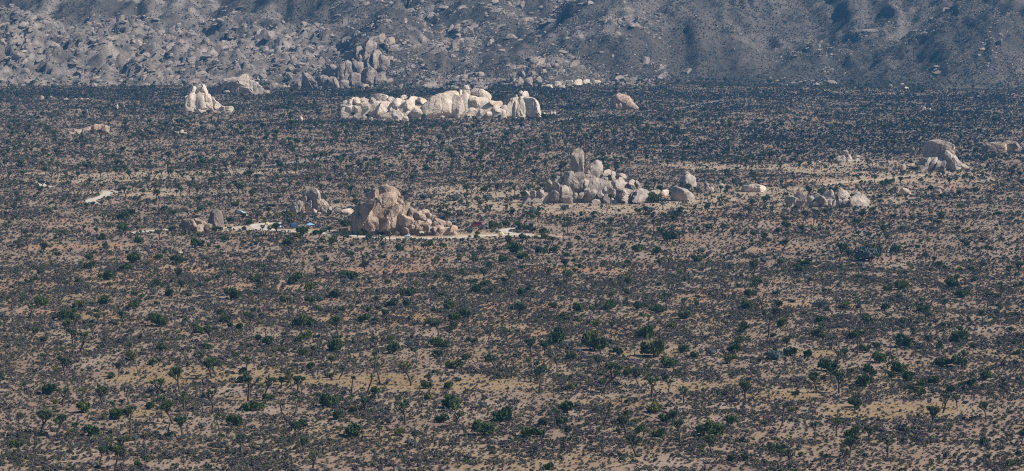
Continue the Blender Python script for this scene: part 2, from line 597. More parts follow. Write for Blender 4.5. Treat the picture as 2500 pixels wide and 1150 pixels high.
def near_road(x, y, pad=1.0):
    r = np.zeros(len(x), bool)
    for P, hw in ROADS:
        lo, hi = P.min(0) - hw - pad, P.max(0) + hw + pad
        k = np.where((x > lo[0]) & (x < hi[0]) & (y > lo[1]) & (y < hi[1]))[0]
        if len(k) == 0:
            continue
        d = np.full(len(k), 1e9)
        for a, b in zip(P[:-1], P[1:]):
            ab = b - a
            t = np.clip(((x[k] - a[0]) * ab[0] + (y[k] - a[1]) * ab[1]) / (ab @ ab + 1e-9), 0, 1)
            d = np.minimum(d, np.hypot(x[k] - a[0] - t * ab[0], y[k] - a[1] - t * ab[1]))
        r[k] |= d < hw + pad
    return r


# ------------------------------------------------------------------ rocks
def resample_outline(poly, nt):
    """radius of a (nearly star-shaped) outline at nt angles about its centre"""
    poly = np.asarray(poly, float)
    x, y = poly[:, 0], poly[:, 1]
    x2, y2 = np.roll(x, -1), np.roll(y, -1)
    cr = x * y2 - x2 * y
    A = cr.sum() / 2
    if abs(A) < 1e-6:
        c = poly.mean(0)
    else:
        c = np.array([((x + x2) * cr).sum(), ((y + y2) * cr).sum()]) / (6 * A)
    q = poly - c
    th = np.linspace(0, 2 * math.pi, nt, endpoint=False)
    d = np.stack([np.cos(th), np.sin(th)], 1)
    r = np.zeros(nt)
    for a, b in zip(q, np.roll(q, -1, axis=0)):
        e = b - a
        den = d[:, 0] * e[1] - d[:, 1] * e[0]
        den = np.where(np.abs(den) < 1e-9, 1e-9, den)
        t = (a[0] * e[1] - a[1] * e[0]) / den
        u = (a[0] * d[:, 1] - a[1] * d[:, 0]) / den
        ok = (t > 0) & (u >= -1e-6) & (u <= 1 + 1e-6)
        r = np.where(ok & (t > r), t, r)
    r = np.where(r <= 0, np.median(r[r > 0]) if (r > 0).any() else 1, r)
    r = 0.5 * r + 0.25 * (np.roll(r, 1) + np.roll(r, -1))
    return c, th, r


def rock_verts(poly, depth, seed, nt=26, npz=11, cuts=3, crack=0.0, rough=0.07, around=False):
    """closed boulder whose front outline is poly (x, z); bulges by depth towards and away from the viewer"""
    rg = np.random.default_rng(seed)
    c, th, r = resample_outline(poly, nt)
    ph = np.linspace(-math.pi / 2, math.pi / 2, npz + 2)[1:-1]
    e1, e2 = (0.62, 0.78) if around else (0.42, 0.72)
    cr = np.cos(ph) ** e1
    sy = np.sign(np.sin(ph)) * np.abs(np.sin(ph)) ** e2
    x = np.outer(cr, r * np.cos(th)).ravel()
    z = np.outer(cr, r * np.sin(th)).ravel()
    y = np.repeat(sy, nt) * depth
    v = np.stack([x, y, z], 1)
    v = np.concatenate([v, [[0, -depth, 0], [0, depth, 0]]])
    size = math.sqrt(max(r.mean() * depth, 0.01))
    # skew in depth so that the top leans back a little
    v[:, 1] += 0.25 * v[:, 2] * min(1.0, depth / (r.max() + 1e-6))
    for _ in range(cuts):
        n = np.array([rg.normal() * 0.8, -abs(rg.normal()) - 0.35, rg.normal() * 0.6])
        if around:
            n = rg.normal(size=3)
        n /= np.linalg.norm(n)
        d = v @ n
        lim = d.max() * rg.uniform(0.50, 0.80)
        v = v - np.outer(np.maximum(d - lim, 0) * 0.9, n)
    off = rg.uniform(-100, 100, 3)
    n1 = fbm(v / (size * 0.75) + off, 4, seed % 97, 0.55)
    rad = v / (np.linalg.norm(v, axis=1)[:, None] + 1e-6)
    disp = rough * size * (1.6 * n1 + 0.55 * fbm(v / (size * 0.2) + off, 3, seed % 89 + 3, 0.6))
    if crack > 0:
        for q in range(3):
            n = fbm((v / (size * 1.3)) * np.array([1.6, 1.0, 0.55]) + off + q * 31, 2, 5 + q)
            disp = disp - crack * size * np.exp(-(n / 0.035) ** 2)
    v = v + rad * disp[:, None]
    if not around:          # keep the traced height and width
        for ax, vals in ((0, r * np.cos(th)), (2, r * np.sin(th))):
            a0, a1 = v[:, ax].min(), v[:, ax].max()
            v[:, ax] = vals.min() + (v[:, ax] - a0) * (vals.max() - vals.min()) / (a1 - a0)
    rows = len(ph)
    i = np.arange(rows * nt).reshape(rows, nt)
    j = np.roll(i, -1, axis=1)
    quads = np.stack([i[:-1].ravel(), j[:-1].ravel(), j[1:].ravel(), i[1:].ravel()], 1)
    s0, s1 = rows * nt, rows * nt + 1
    faces = [tuple(q) for q in quads.tolist()]
    faces += [(s0, int(j[0, k]), int(i[0, k])) for k in range(nt)]
    faces += [(s1, int(i[-1, k]), int(j[-1, k])) for k in range(nt)]
    return c, v, faces


SEED = [100]
OBST = []          # (x, y, r): keep plants off the rocks


def parse(s):
    out = []
    for part in s.replace('\n', ' ').split(';'):
        part = part.strip()
        if part:
            out.append([tuple(float(q) for q in p.split(',')) for p in part.split()])
    return out


def formation(name, label, cat, outlines, crop, mat, rubble=0, rubble_px=(2, 7), group=None, base=None, core=True, depth_k=0.85, hill=False, spread=6, crack=0.06, yaw=None, part='boulder'):
    """outlines are traced in a magnified crop (x0, y0, scale); stacked rocks lie higher and farther back than the front row"""
    x0, y0, s = crop
    polys = [[(x0 + a / s, y0 + b / s) for a, b in p] for p in parse(outlines)]
    allp = np.array([q for p in polys for q in p])
    rf = base or allp[:, 1].max()
    pcx = (allp[:, 0].min() + allp[:, 0].max()) / 2
    if hill:
        hx, Y0, hz = hill_hit(pcx, rf)
        gz = 0.0
    else:
        hx, Y0 = ground_at(pcx, rf)
    gz = 0.0
    sc = ppm(Y0)
    root = empty(name, (hx, Y0, hz if hill else gz))
    tag(root, label, cat, group)
    sw = []
    specs = []
    for p in polys:
        pa = np.array(p)
        w = (pa[:, 0].max() - pa[:, 0].min()) / sc
        h = (pa[:, 1].max() - pa[:, 1].min()) / sc
        D = depth_k * 0.5 * (0.65 * min(w, h) + 0.35 * max(w, h))
        if hill:
            bx, Yc, bz = hill_hit(pa[:, 0].mean(), min(pa[:, 1].max(), rf))
            Yc = Yc + D * 0.3
        else:
            zb = (rf - pa[:, 1].max()) / sc
            Yc = Y0 + D * 0.55 + 0.75 * zb
        W = np.array([on_plane(a, b, Yc) for a, b in p])
        W = W.mean(0) + (W - W.mean(0)) * ((1.22 if Y0 > 2200 else 1.15) if len(polys) > 2 else 1.0)
        if not hill:
            zmin = W[:, 1].min()
            low = W[:, 1] < zmin + 0.3 * (W[:, 1].max() - zmin)
            W[low, 1] -= 0.10 * (W[:, 1].max() - zmin) + (0.4 if zb < 1.5 else 0)
        specs.append((W, Yc, D, w, h))
    xlo, xhi = min(q[0][:, 0].min() for q in specs), max(q[0][:, 0].max() for q in specs)
    for W, Yc, D, w, h in specs:
        SEED[0] += 1
        bigr = max(w, h)
        npx = bigr * sc
        nt, npz = (56, 25) if npx > 60 else ((38, 17) if npx > 22 else (24, 11))
        c, v, f = rock_verts(W, D, SEED[0], nt, npz, 7 if npx > 12 else 5, crack * 1.6 if npx > 14 else 0.0, (0.19 if hill else 0.12) if npx > 22 else 0.11)
        xr = 2 * (c[0] - xlo) / (xhi - xlo + 1e-6) - 1 if len(specs) > 2 else 0.0
        v[:, 1] += ((yaw if yaw is not None else ((0.6 if Y0 > 2200 else 1.0) if len(specs) > 2 else -0.25)) * (xr if len(specs) > 2 else 1.0) + np.random.default_rng(SEED[0]).normal() * (0.35 if len(specs) > 2 else 0.05)) * v[:, 0]
        me = mesh_from(v, f, part, mat)
        me.set_sharp_from_angle(angle=math.radians(24))
        obj(part, me, root, (c[0] - root.location.x, Yc - Y0, c[1] - root.location.z))
        if W[:, 1].min() < 2.5:
            OBST.append((c[0], Yc, max(w * 0.5, D) * 1.0))
    if core and not hill and len(specs) > 6:
        xs = np.linspace(min(W[:, 0].min() for W, *_ in specs), max(W[:, 0].max() for W, *_ in specs), 60)
        top = np.zeros(60)
        yc = np.zeros(60)
        wt = np.full(60, 1e-3)
        for W, Yc, D, w, h in specs:
            a, b = W[:, 0].min(), W[:, 0].max()
            t = np.clip((xs - a) / (b - a + 1e-6), 0, 1)
            prof = np.where((xs >= a) & (xs <= b), W[:, 1].min() + 0.55 * (W[:, 1].max() - W[:, 1].min()) * (1 - (2 * t - 1) ** 4), 0)
            prof = np.minimum(prof, np.quantile(W[:, 1], 0.6))
            top = np.maximum(top, prof)
            inn = (xs >= a) & (xs <= b)
            yc += inn * (Yc + 0.7 * D) * (h + 0.1)
            wt += inn * (h + 0.1)
        yc = np.where(wt > 0.01, yc / wt, Y0 + 3)
        ker = np.ones(5) / 5
        top = np.convolve(np.pad(top, 2, mode='edge'), ker, 'valid') * (0.92 if Y0 > 2200 else 0.78)
        yc = np.convolve(np.pad(yc, 2, mode='edge'), ker, 'valid')
        top[0] = top[-1] = 0.0
        al = np.linspace(0, math.pi, 15)
        V = []
        for k in range(60):
            hd = (0.44 if Y0 > 2200 else 0.32) * top[k] + 0.6
            for q in al:
                V.append((xs[k] - root.location.x, yc[k] - Y0 - math.cos(q) * hd, top[k] * math.sin(q) ** 0.7 - 0.4))
        V = np.array(V)
        V += 0.5 * np.stack([fbm(V / 3 + 9 * q, 3, 3 + q) for q in range(3)], 1) * np.minimum(1, top.repeat(15) / 4)[:, None]
        Fq = [(a * 15 + b, a * 15 + b + 1, (a + 1) * 15 + b + 1, (a + 1) * 15 + b) for a in range(59) for b in range(14)]
        obj('bedrock', mesh_from(V, Fq, 'bedrock', mat), root)
    rg = np.random.default_rng(SEED[0] + 5)
    lo, hi = allp[:, 0].min(), allp[:, 0].max()
    for k in range(rubble):
        px = rg.uniform(lo - spread, hi + spread * 1.4)
        py = rf + rg.uniform(-8, 3.5) if not hill else rf - abs(rg.normal()) * 0.35 * (rf - allp[:, 1].min())
        if hill:
            x, y, z = hill_hit(px, py)
        else:
            x, y = ground_at(px, py)
            z = 0
        r = rg.uniform(*rubble_px) * (0.55 + 0.9 * rg.random() ** 2) / ppm(y) / 2
        me = RUB[mat.name][int(rg.integers(6))]
        o = obj(part, me, root, (x - root.location.x, y - Y0, z - root.location.z + r * 0.25))
        o.scale = (r * rg.uniform(0.9, 1.5), r * rg.uniform(0.8, 1.2), r * rg.uniform(0.6, 1.0))
        o.rotation_euler = (rg.normal() * 0.25, rg.normal() * 0.25, rg.uniform(0, 6.28))
        if not hill:
            OBST.append((x, y, r * 1.2))
    return root


def unit_rock(seed, mat, nt=20, npz=10):
    rg = np.random.default_rng(seed)
    a = np.linspace(0, 2 * math.pi, 9, endpoint=False)
    rr = rg.uniform(0.8, 1.15, 9)
    poly = np.stack([np.cos(a) * rr, np.sin(a) * rr], 1)
    c, v, f = rock_verts(poly, rg.uniform(0.75, 1.05), seed, nt, npz, 10, 0.05, 0.10, True)
    me = mesh_from(v, f, 'boulder', mat)
    me.set_sharp_from_angle(angle=math.radians(24))
    return me


RUB = {}
for kk in ('rock_near', 'rock_grey', 'rock_pale', 'rock_hill', 'rock_dark'):
    RUB[M[kk].name] = [unit_rock(900 + q + 13 * len(RUB), M[kk]) for q in range(6)]

CA = (840, 440, 7.6667)
formation('granite_dome', 'tall brown granite dome with split slabs towering over the campsite road', 'rock', '''
130,890 150,700 230,580 290,430 380,350 480,390 600,360 560,500 500,560 420,720 330,830 200,910;
370,320 440,240 560,175 630,185 640,230 600,330 490,380 400,350;
625,300 640,190 700,130 800,100 880,115 980,160 1020,230 1040,330 960,340 860,290 800,270 700,290;
500,570 600,460 620,330 700,280 800,250 870,280 950,330 1000,400 1090,490 960,490 860,600 720,720 640,740 590,650;
950,340 1030,330 1100,380 1120,430 1080,490 1000,430;
300,910 420,740 500,570 580,640 640,740 600,830 570,910 400,940;
600,830 660,740 760,690 870,580 980,470 1080,490 1060,600 980,640 930,760 860,850 750,900 640,880;
830,860 900,720 990,640 1045,620 1005,760 990,860;
1050,625 1080,500 1160,425 1230,470 1240,530 1200,690;
1190,690 1215,600 1250,500 1330,560 1360,600 1330,680 1300,720;
990,860 1000,700 1050,630 1190,690 1300,720 1290,780 1160,840;
1310,700 1330,600 1400,580 1470,590 1530,640 1530,720 1470,745 1320,770;
1450,600 1520,545 1590,570 1600,620 1540,640;
1520,640 1600,610 1640,650 1640,720 1580,740 1520,720;
1320,840 1340,770 1420,750 1460,780 1530,850 1480,870 1380,850;
1420,770 1560,730 1660,760 1700,820 1690,880 1620,890 1520,860;
1670,760 1740,780 1780,840 1750,890 1700,880;
1640,660 1710,660 1730,690 1680,710 1640,700;
1650,735 1750,710 1900,780 1930,810 1850,830 1740,790;
1920,775 1980,770 2020,820 1990,860 1930,840;
1970,945 1980,870 2040,835 2100,870 2125,930 2060,960;
1080,970 1090,840 1130,890 1190,900 1220,950 1150,1000;
1200,870 1260,830 1330,840 1340,880 1260,915;
1330,905 1380,865 1490,880 1480,935 1400,945;
760,985 800,945 860,940 890,1000 850,1035 790,1025;
1390,1005 1430,960 1490,980 1480,1035 1410,1040;
1690,1005 1720,960 1780,1000 1780,1045 1700,1045;
1780,970 1790,860 1860,850 1890,920 1840,970;
390,910 430,820 500,800 570,850 580,900 520,940;
300,860 380,780 480,720 525,750 480,800 380,880;
580,910 600,860 640,870 640,930;
1160,1020 1190,985 1235,1010 1230,1045 1170,1045;
930,1010 960,970 1020,965 1040,1000 990,1025;
1560,960 1600,890 1650,890 1660,960 1610,985;
1640,880 1720,880 1790,960 1760,985 1680,960;
''', CA, M['rock_near'], rubble=40, rubble_px=(2, 6), base=576, spread=4, crack=0.075)

CB = (640, 420, 4.0323)
formation('granite_outcrop', 'brown granite knob left of and behind the tall campsite dome', 'rock', '''
270,400 300,320 360,285 400,300 400,400 330,415; 380,290 430,200 480,165 540,165 570,210 565,270 520,275 480,310 420,300;
480,320 500,270 550,265 570,310 560,360 520,375 490,355; 420,395 430,310 470,280 490,300 480,350 460,400;
375,415 390,330 410,325 425,405; 330,405 335,355 360,350 358,408; 460,410 490,350 540,370 530,410;
560,310 590,270 640,300 660,340 620,375 570,375; 640,370 670,340 690,370 650,385; 580,402 590,375 630,375 640,398;
540,425 550,395 580,400 580,428; 700,375 740,355 780,365 770,388 710,392; 780,400 800,370 850,360 890,370 885,405 850,412;
190,425 200,385 230,375 240,410 220,432; 640,395 700,380 720,398 680,408; 385,340 395,270 430,230 440,300 410,340''',
          CB, M['rock_grey'], rubble=18, rubble_px=(2, 6), base=523, spread=3, crack=0.07)

CC = (1240, 340, 4.0323)
formation('obelisk_pile', 'boulder pile topped by a tall upright obelisk stone, right of centre', 'rock', '''
625,315 630,170 650,130 690,102 730,120 742,160 738,220 735,325 690,338 640,333;
790,335 800,260 860,225 890,212 925,235 932,280 920,345 870,365 830,355; 740,325 750,290 800,270 800,335 760,348;
550,465 555,345 600,320 650,325 645,400 640,485 590,495; 645,480 648,340 690,330 750,340 755,400 750,485 700,505;
755,405 755,345 800,350 800,395; 755,485 757,405 800,405 812,440 808,495; 815,495 812,420 840,415 858,460 840,495;
795,388 805,360 850,360 862,385 830,402; 840,435 850,395 880,385 905,410 890,448; 875,382 890,350 925,355 930,375 895,390;
910,412 920,370 945,365 950,395 940,417; 935,350 950,310 990,298 1020,315 1015,348 960,353; 1015,353 1025,315 1055,325 1065,353;
950,402 960,375 985,375 985,407 960,417; 1020,402 1025,355 1060,350 1072,385 1060,408; 1070,380 1080,345 1120,335 1160,350 1172,384;
1075,405 1100,375 1150,385 1140,414 1090,414; 1015,460 1035,415 1090,405 1160,425 1215,470 1232,510 1200,535 1120,495 1060,495;
1190,425 1220,395 1260,420 1290,460 1270,495 1220,475; 1250,405 1280,410 1320,470 1315,490 1290,465;
1230,595 1240,520 1270,490 1340,500 1400,530 1420,570 1360,605 1300,605; 1210,545 1240,510 1265,495 1240,550 1220,580;
1095,555 1120,500 1150,490 1200,520 1220,578 1180,568; 1005,505 1015,470 1050,460 1065,500 1060,540 1075,575 1030,575 1010,545;
945,485 960,440 1000,440 1010,470 1000,515 970,525; 895,475 905,430 940,430 950,470 920,495; 780,565 800,510 850,495 880,520 870,565 820,585;
880,545 900,505 940,510 945,545 920,575; 360,495 375,420 405,402 432,425 425,485 390,505; 420,515 435,440 470,422 505,450 500,500 450,525;
440,405 480,365 530,365 550,400 520,435 460,425; 415,605 425,520 470,510 500,530 500,585 470,605; 495,525 510,470 560,455 600,490 618,555 560,560;
520,635 525,560 580,553 632,560 628,615 590,635; 140,565 145,520 180,508 215,525 215,565; 220,565 225,520 265,505 280,540 260,565;
270,565 300,500 350,500 360,545 330,565; 635,575 650,530 685,530 690,565 660,585; 1115,605 1140,560 1180,550 1220,595 1180,615;
940,605 960,545 1000,550 1055,605 1030,632 980,632; 825,615 850,590 900,600 915,632 860,637; 1120,637 1150,610 1190,615 1190,642;
690,570 700,535 740,520 750,560 720,580; 740,540 760,490 800,480 810,520 780,550; 860,500 870,455 895,460 900,495; 1300,500 1310,480 1340,490 1350,505''',
          CC, M['rock_grey'], rubble=34, rubble_px=(2, 5), base=497, spread=4, crack=0.06)

formation('boulder', 'large wedge-shaped tan boulder lying just right of the obelisk pile', 'rock',
          '1600,575 1615,480 1640,462 1720,480 1800,530 1850,575 1830,608 1700,613 1630,604', CC, M['rock_grey'], core=False, depth_k=1.0, crack=0.02)
formation('boulder_cluster', 'small pale boulders between the obelisk pile and the wedge boulder', 'rock',
          '1390,525 1420,500 1490,505 1495,545 1420,553; 1500,535 1530,500 1580,510 1585,548 1540,558; 1440,583 1470,540 1530,540 1500,580', CC, M['rock_pale'], rubble=7, rubble_px=(2, 4))
formation('split_block', 'dark upright split granite block behind the wedge-shaped boulder', 'rock',
          '1700,472 1705,370 1740,355 1758,360 1750,455; 1748,472 1752,355 1800,350 1850,360 1860,465 1800,475; 1735,358 1745,325 1775,318 1792,345 1770,362', CC, M['rock_grey'], rubble=6, rubble_px=(2, 4))
formation('boulder_cluster', 'low boulders strewn right of the dark split block', 'rock',
          '1930,455 1940,425 1970,430 1980,465; 1940,503 1960,470 2010,470 2030,500 1980,513; 2070,485 2075,440 2110,435 2132,465 2120,488; 1985,470 1995,440 2020,450 2025,478', CC, M['rock_grey'], rubble=8, rubble_px=(2, 5))
formation('rock_slab', 'low whitish rock slab half hidden by a blue-grey bush, right of the split block', 'rock',
          '2310,505 2340,455 2440,440 2490,448 2510,490 2480,505', CC, M['rock_pale'], rubble=5, rubble_px=(2, 5))

CF = (1800, 320, 4.0323)
formation('granite_dome', 'smooth rounded granite dome with ribbed foot near the right edge', 'rock', '''
1860,265 1870,200 1900,140 1960,105 2020,98 2080,120 2110,150 2125,205 2090,250 2000,270 1930,280;
2030,255 2060,195 2100,200 2150,260 2170,300 2240,350 2300,375 2240,388 2120,388 2060,383 2050,320;
1975,270 2040,190 2085,200 2065,265 2030,305; 1790,388 1850,310 1890,265 1920,260 1890,340 1830,393;
1860,388 1920,300 1950,260 1980,270 1930,350 1890,393; 1920,393 1970,300 2000,270 2020,280 1980,360 1950,393;
1965,393 2010,300 2050,280 2060,310 2010,393; 2000,393 2030,330 2060,340 2065,393; 1790,315 1820,265 1860,265 1850,315 1810,335;
1830,330 1860,270 1900,262 1880,320; 2060,150 2085,125 2115,150 2125,195 2090,200; 1770,385 1790,345 1830,340 1810,388''',
          CF, M['rock_grey'], rubble=14, rubble_px=(2, 5), base=417, crack=0.05, yaw=0.6)
formation('boulder_cluster', 'few tan boulders on the ground left of the ribbed right-hand dome', 'rock',
          '1600,370 1620,340 1665,340 1660,378 1620,388; 1350,397 1355,375 1380,380 1378,400; 1465,380 1475,360 1510,358 1520,382; 1700,340 1720,318 1755,322 1750,342', CF, M['rock_near'], rubble=8, rubble_px=(2, 4))
formation('boulder_pair', 'pair of small tan boulders right of the ribbed right-hand dome', 'rock',
          '2345,418 2380,385 2405,400 2400,422; 2405,418 2430,397 2450,405 2445,422', CF, M['rock_near'], rubble=3, rubble_px=(2, 3))
formation('granite_outcrop', 'brown rounded rock cut off by the right edge of the view', 'rock',
          '2405,205 2440,140 2500,110 2600,105 2680,150 2700,208; 2600,140 2660,90 2760,110 2800,205 2680,208', CF, M['rock_near'], rubble=3, rubble_px=(2, 4), core=False)
formation('boulder_cluster', 'small stack of grey boulders in dark scrub, left of the ribbed dome', 'rock',
          '1020,240 1040,195 1080,190 1100,235 1060,250; 965,308 990,255 1040,240 1075,270 1070,308; 1075,280 1085,235 1120,235 1135,270 1100,285; 1160,258 1170,235 1205,240 1210,258; 1165,300 1175,265 1210,275 1210,304; 1080,305 1090,282 1150,285 1150,308', CF, M['rock_grey'], rubble=6, rubble_px=(2, 4))
formation('boulder', 'lone grey boulder among dark scrub left of the small grey stack', 'rock', '775,315 790,290 825,300 828,318', CF, M['rock_grey'], core=False, rubble=2, rubble_px=(2, 3))
formation('boulder_ridge', 'low row of pale rounded boulders in front of the right-hand plain', 'rock', '''
472,693 478,648 520,645 565,655 575,693 520,703; 555,685 570,625 630,603 660,640 680,683 620,696; 680,675 700,640 740,640 760,663 720,693;
710,693 740,650 800,625 850,645 865,688 800,708; 840,645 870,605 930,580 960,600 950,645 880,660; 865,675 890,635 930,650 920,680;
985,615 1000,575 1030,568 1080,595 1115,655 1090,675 1030,675 1000,645; 920,665 960,625 1020,635 1030,670; 815,738 850,680 890,670 885,738;
890,743 910,670 935,665 925,743; 930,743 950,670 975,670 960,743; 965,743 985,690 1020,665 1035,690 1000,743; 1030,735 1040,680 1090,675 1110,700 1090,740;
1110,725 1120,660 1160,635 1230,640 1290,680 1312,735 1280,758 1200,715 1150,735; 1140,635 1160,600 1195,597 1220,628 1190,650; 1215,643 1225,617 1255,625 1262,648; 740,723 760,695 800,705 790,738''',
          CF, M['rock_grey'], rubble=16, rubble_px=(2, 5), base=506, crack=0.04)
formation('boulder', 'grey fissured boulder on open ground right of the pale boulder row', 'rock', '1600,605 1610,560 1650,558 1690,585 1725,608 1680,628 1620,626', CF, M['rock_pale'], core=False, rubble=3, rubble_px=(2, 3))
formation('boulder_pair', 'two orange-tan stacked boulders beside a patch of orange soil', 'rock', '1930,580 1940,545 2020,540 2035,580; 1915,608 1950,575 2010,575 2020,605 1960,613', CF, M['rock_near'], core=False, rubble=3, rubble_px=(2, 3))
formation('rock_slab', 'whitish ledge of rock behind a blue-grey bush, left of the boulder row', 'rock', '30,592 80,540 180,515 280,540 295,575 200,603', CF, M['rock_pale'], core=False, rubble=4, rubble_px=(2, 5))

CD = (80, 380, 4.0323)
formation('standing_stone', 'tall dark rounded standing stone beside the gravel road at left', 'rock', '1720,695 1725,620 1745,540 1790,523 1840,540 1875,600 1885,695 1800,708', CD, M['rock_dark'], core=False, depth_k=1.1, crack=0.04, rubble=4, rubble_px=(2, 4), yaw=-0.7)
formation('boulder_cluster', 'rounded tan boulders heaped left of the tall standing stone', 'rock', '1460,725 1470,640 1530,630 1580,640 1615,693 1580,735 1500,735; 1575,645 1600,620 1700,650 1712,685 1640,695; 1595,740 1610,695 1650,675 1700,690 1714,730 1650,752; 1695,705 1720,670 1765,680 1757,720 1710,725',
          CD, M['rock_near'], core=False, depth_k=1.1, rubble=5, rubble_px=(2, 5))
formation('boulder', 'rust-red boulder with a pale top in the scrub below the camp road', 'rock', '1370,948 1380,910 1420,900 1460,920 1457,948 1400,962', CD, M['rock_near'], core=False, depth_k=1.1)
formation('boulder', 'flat pale stone lying at the foot of the rust-red boulder', 'rock', '1400,968 1440,945 1490,945 1450,970', CD, M['rock_pale'], core=False, depth_k=1.1)

# far formations
CG = (820, 190, 8.3333)
formation('rock_massif', 'broad pale sunlit boulder massif in the middle distance, left half of the far group', 'rock', '''
190,545 240,480 350,410 385,410 340,565 280,590; 340,565 390,410 480,410 490,505 420,545 370,575; 480,475 500,420 570,410 680,460 680,525 580,505 490,505;
130,525 150,470 220,465 240,480 190,545; 80,615 100,560 170,540 240,580 200,615; 80,695 130,630 230,590 310,620 310,695 200,690; 320,700 330,590 400,570 460,600 450,690;
400,575 430,530 560,505 660,520 600,585 470,605; 460,690 470,600 560,560 650,570 660,645 560,690; 680,510 740,350 850,335 930,350 1050,370 1060,410 960,465 880,515 860,465 760,475;
690,495 720,410 800,400 860,450 850,495 740,495; 680,570 690,510 800,495 860,530 760,605 690,595; 830,735 880,600 930,500 1000,490 1070,490 1110,530 1100,600 1080,710 980,750 880,745;
760,735 780,600 880,540 920,520 880,620 830,740; 1040,485 1060,410 1130,390 1190,440 1180,515 1120,545; 1160,610 1170,480 1240,420 1320,450 1380,520 1330,650 1210,660;
1310,425 1340,360 1400,355 1450,400 1400,435; 1380,610 1420,490 1500,450 1530,400 1640,410 1740,500 1770,590 1700,640 1560,630; 1640,425 1730,410 1820,450 1890,545 1860,570 1740,510;
1280,700 1310,640 1420,640 1420,700; 1390,745 1480,660 1540,680 1520,750 1400,755; 1500,810 1560,680 1640,620 1740,650 1760,810 1600,840;
1110,690 1130,600 1200,590 1250,680 1180,720; 1240,720 1260,640 1310,640 1320,720; 700,690 720,640 770,640 770,700''',
          CG, M['rock_pale'], rubble=34, rubble_px=(1.6, 5), base=289, crack=0.05)
formation('rock_outcrop', 'small low pale outcrop standing in front of the far boulder massif', 'rock', '''
960,890 1060,740 1120,690 1260,680 1340,760 1370,860 1290,880 1180,860 1100,900; 820,860 920,780 1080,700 1040,780 980,870 900,880; 1340,870 1380,790 1450,790 1480,870 1400,890;
670,890 680,820 740,810 760,870; 750,900 770,830 830,840 840,880; 880,890 900,850 960,855 970,895''', CG, M['rock_pale'], rubble=14, rubble_px=(1.5, 4), base=298)
formation('rock_massif', 'great pale dome with a knob on its crest, centre of the far group', 'rock', '''
1750,830 1800,680 1900,500 2000,420 2150,360 2380,320 2460,350 2480,500 2470,700 2400,830 2200,840 1950,840;
2333,760 2333,350 2433,380 2513,430 2613,520 2633,610 2533,710 2433,780; 2443,385 2463,310 2523,235 2583,300 2593,375 2513,425;
2583,245 2593,180 2643,155 2703,170 2718,245 2673,275; 2583,385 2603,280 2673,260 2763,280 2773,375 2683,405;
2773,345 2783,245 2853,232 2973,260 3073,300 3133,370 3123,425 3053,435 2933,425 2833,395; 2623,525 2673,440 2753,395 2873,410 2973,500 2973,605 3073,665 3053,695 2893,605 2733,575;
2973,530 2983,430 3073,440 3163,510 3193,565 3113,605 3033,600; 3113,450 3233,480 3343,490 3383,565 3293,590 3173,530; 3363,605 3383,560 3463,560 3473,625 3413,645;
3193,610 3263,580 3393,650 3333,695 3233,660; 2463,485 2533,460 2623,530 2613,575 2513,565; 2413,740 2443,690 2513,710 2513,830 2433,825; 2900,700 2960,630 3060,680 3040,740 2940,740;
2640,700 2700,600 2800,620 2900,720 2800,790 2680,780; 3050,740 3100,690 3180,700 3200,760 3100,770; 1900,760 1930,690 2000,680 2020,780 1950,800; 2050,830 2090,780 2200,770 2230,840''',
          CG, M['rock_pale'], rubble=44, rubble_px=(1.6, 5), base=289, crack=0.05)
CH = (1100, 190, 8.3333)
formation('rock_massif', 'pale rounded far massif crowned by two knobs, right end of the far group', 'rock', '''
1130,650 1150,560 1200,490 1220,440 1290,410 1390,420 1400,480 1330,510 1240,530 1200,610; 1410,600 1400,540 1440,440 1560,420 1680,430 1740,480 1770,560 1780,640 1830,745 1720,750 1600,720 1500,740 1450,660;
1290,670 1330,580 1400,510 1410,650 1500,750 1440,810 1300,790; 1000,790 1050,700 1140,600 1210,500 1240,520 1300,640 1250,780 1100,790; 1380,325 1400,275 1450,268 1480,310 1430,365;
1445,415 1470,310 1510,272 1560,285 1585,350 1580,418; 1290,405 1310,355 1340,340 1360,370 1355,408; 1400,418 1420,360 1445,360 1440,418; 1140,740 1150,660 1200,650 1225,700 1180,750;
985,805 990,760 1030,755 1045,805 1010,825; 1640,760 1660,640 1720,620 1760,720 1720,780; 1430,800 1450,720 1540,740 1560,800; 1300,835 1330,790 1360,810 1340,845; 1700,800 1720,720 1750,770 1740,815''',
          CH, M['rock_pale'], rubble=24, rubble_px=(1.6, 4), base=288, crack=0.05)
formation('boulder_cluster', 'string of small white boulders trailing right from the far massif', 'rock', '1840,705 1850,665 1880,670 1885,705; 1890,750 1900,705 1930,715 1920,755; 2020,725 2040,690 2090,700 2090,745; 2100,725 2115,685 2145,700 2140,735; 1950,745 1960,715 1980,730 1975,755; 2060,760 2080,740 2120,745 2110,765', CH, M['rock_pale'], core=False, rubble=5, rubble_px=(1.5, 3))
CI = (400, 180, 8.3333)
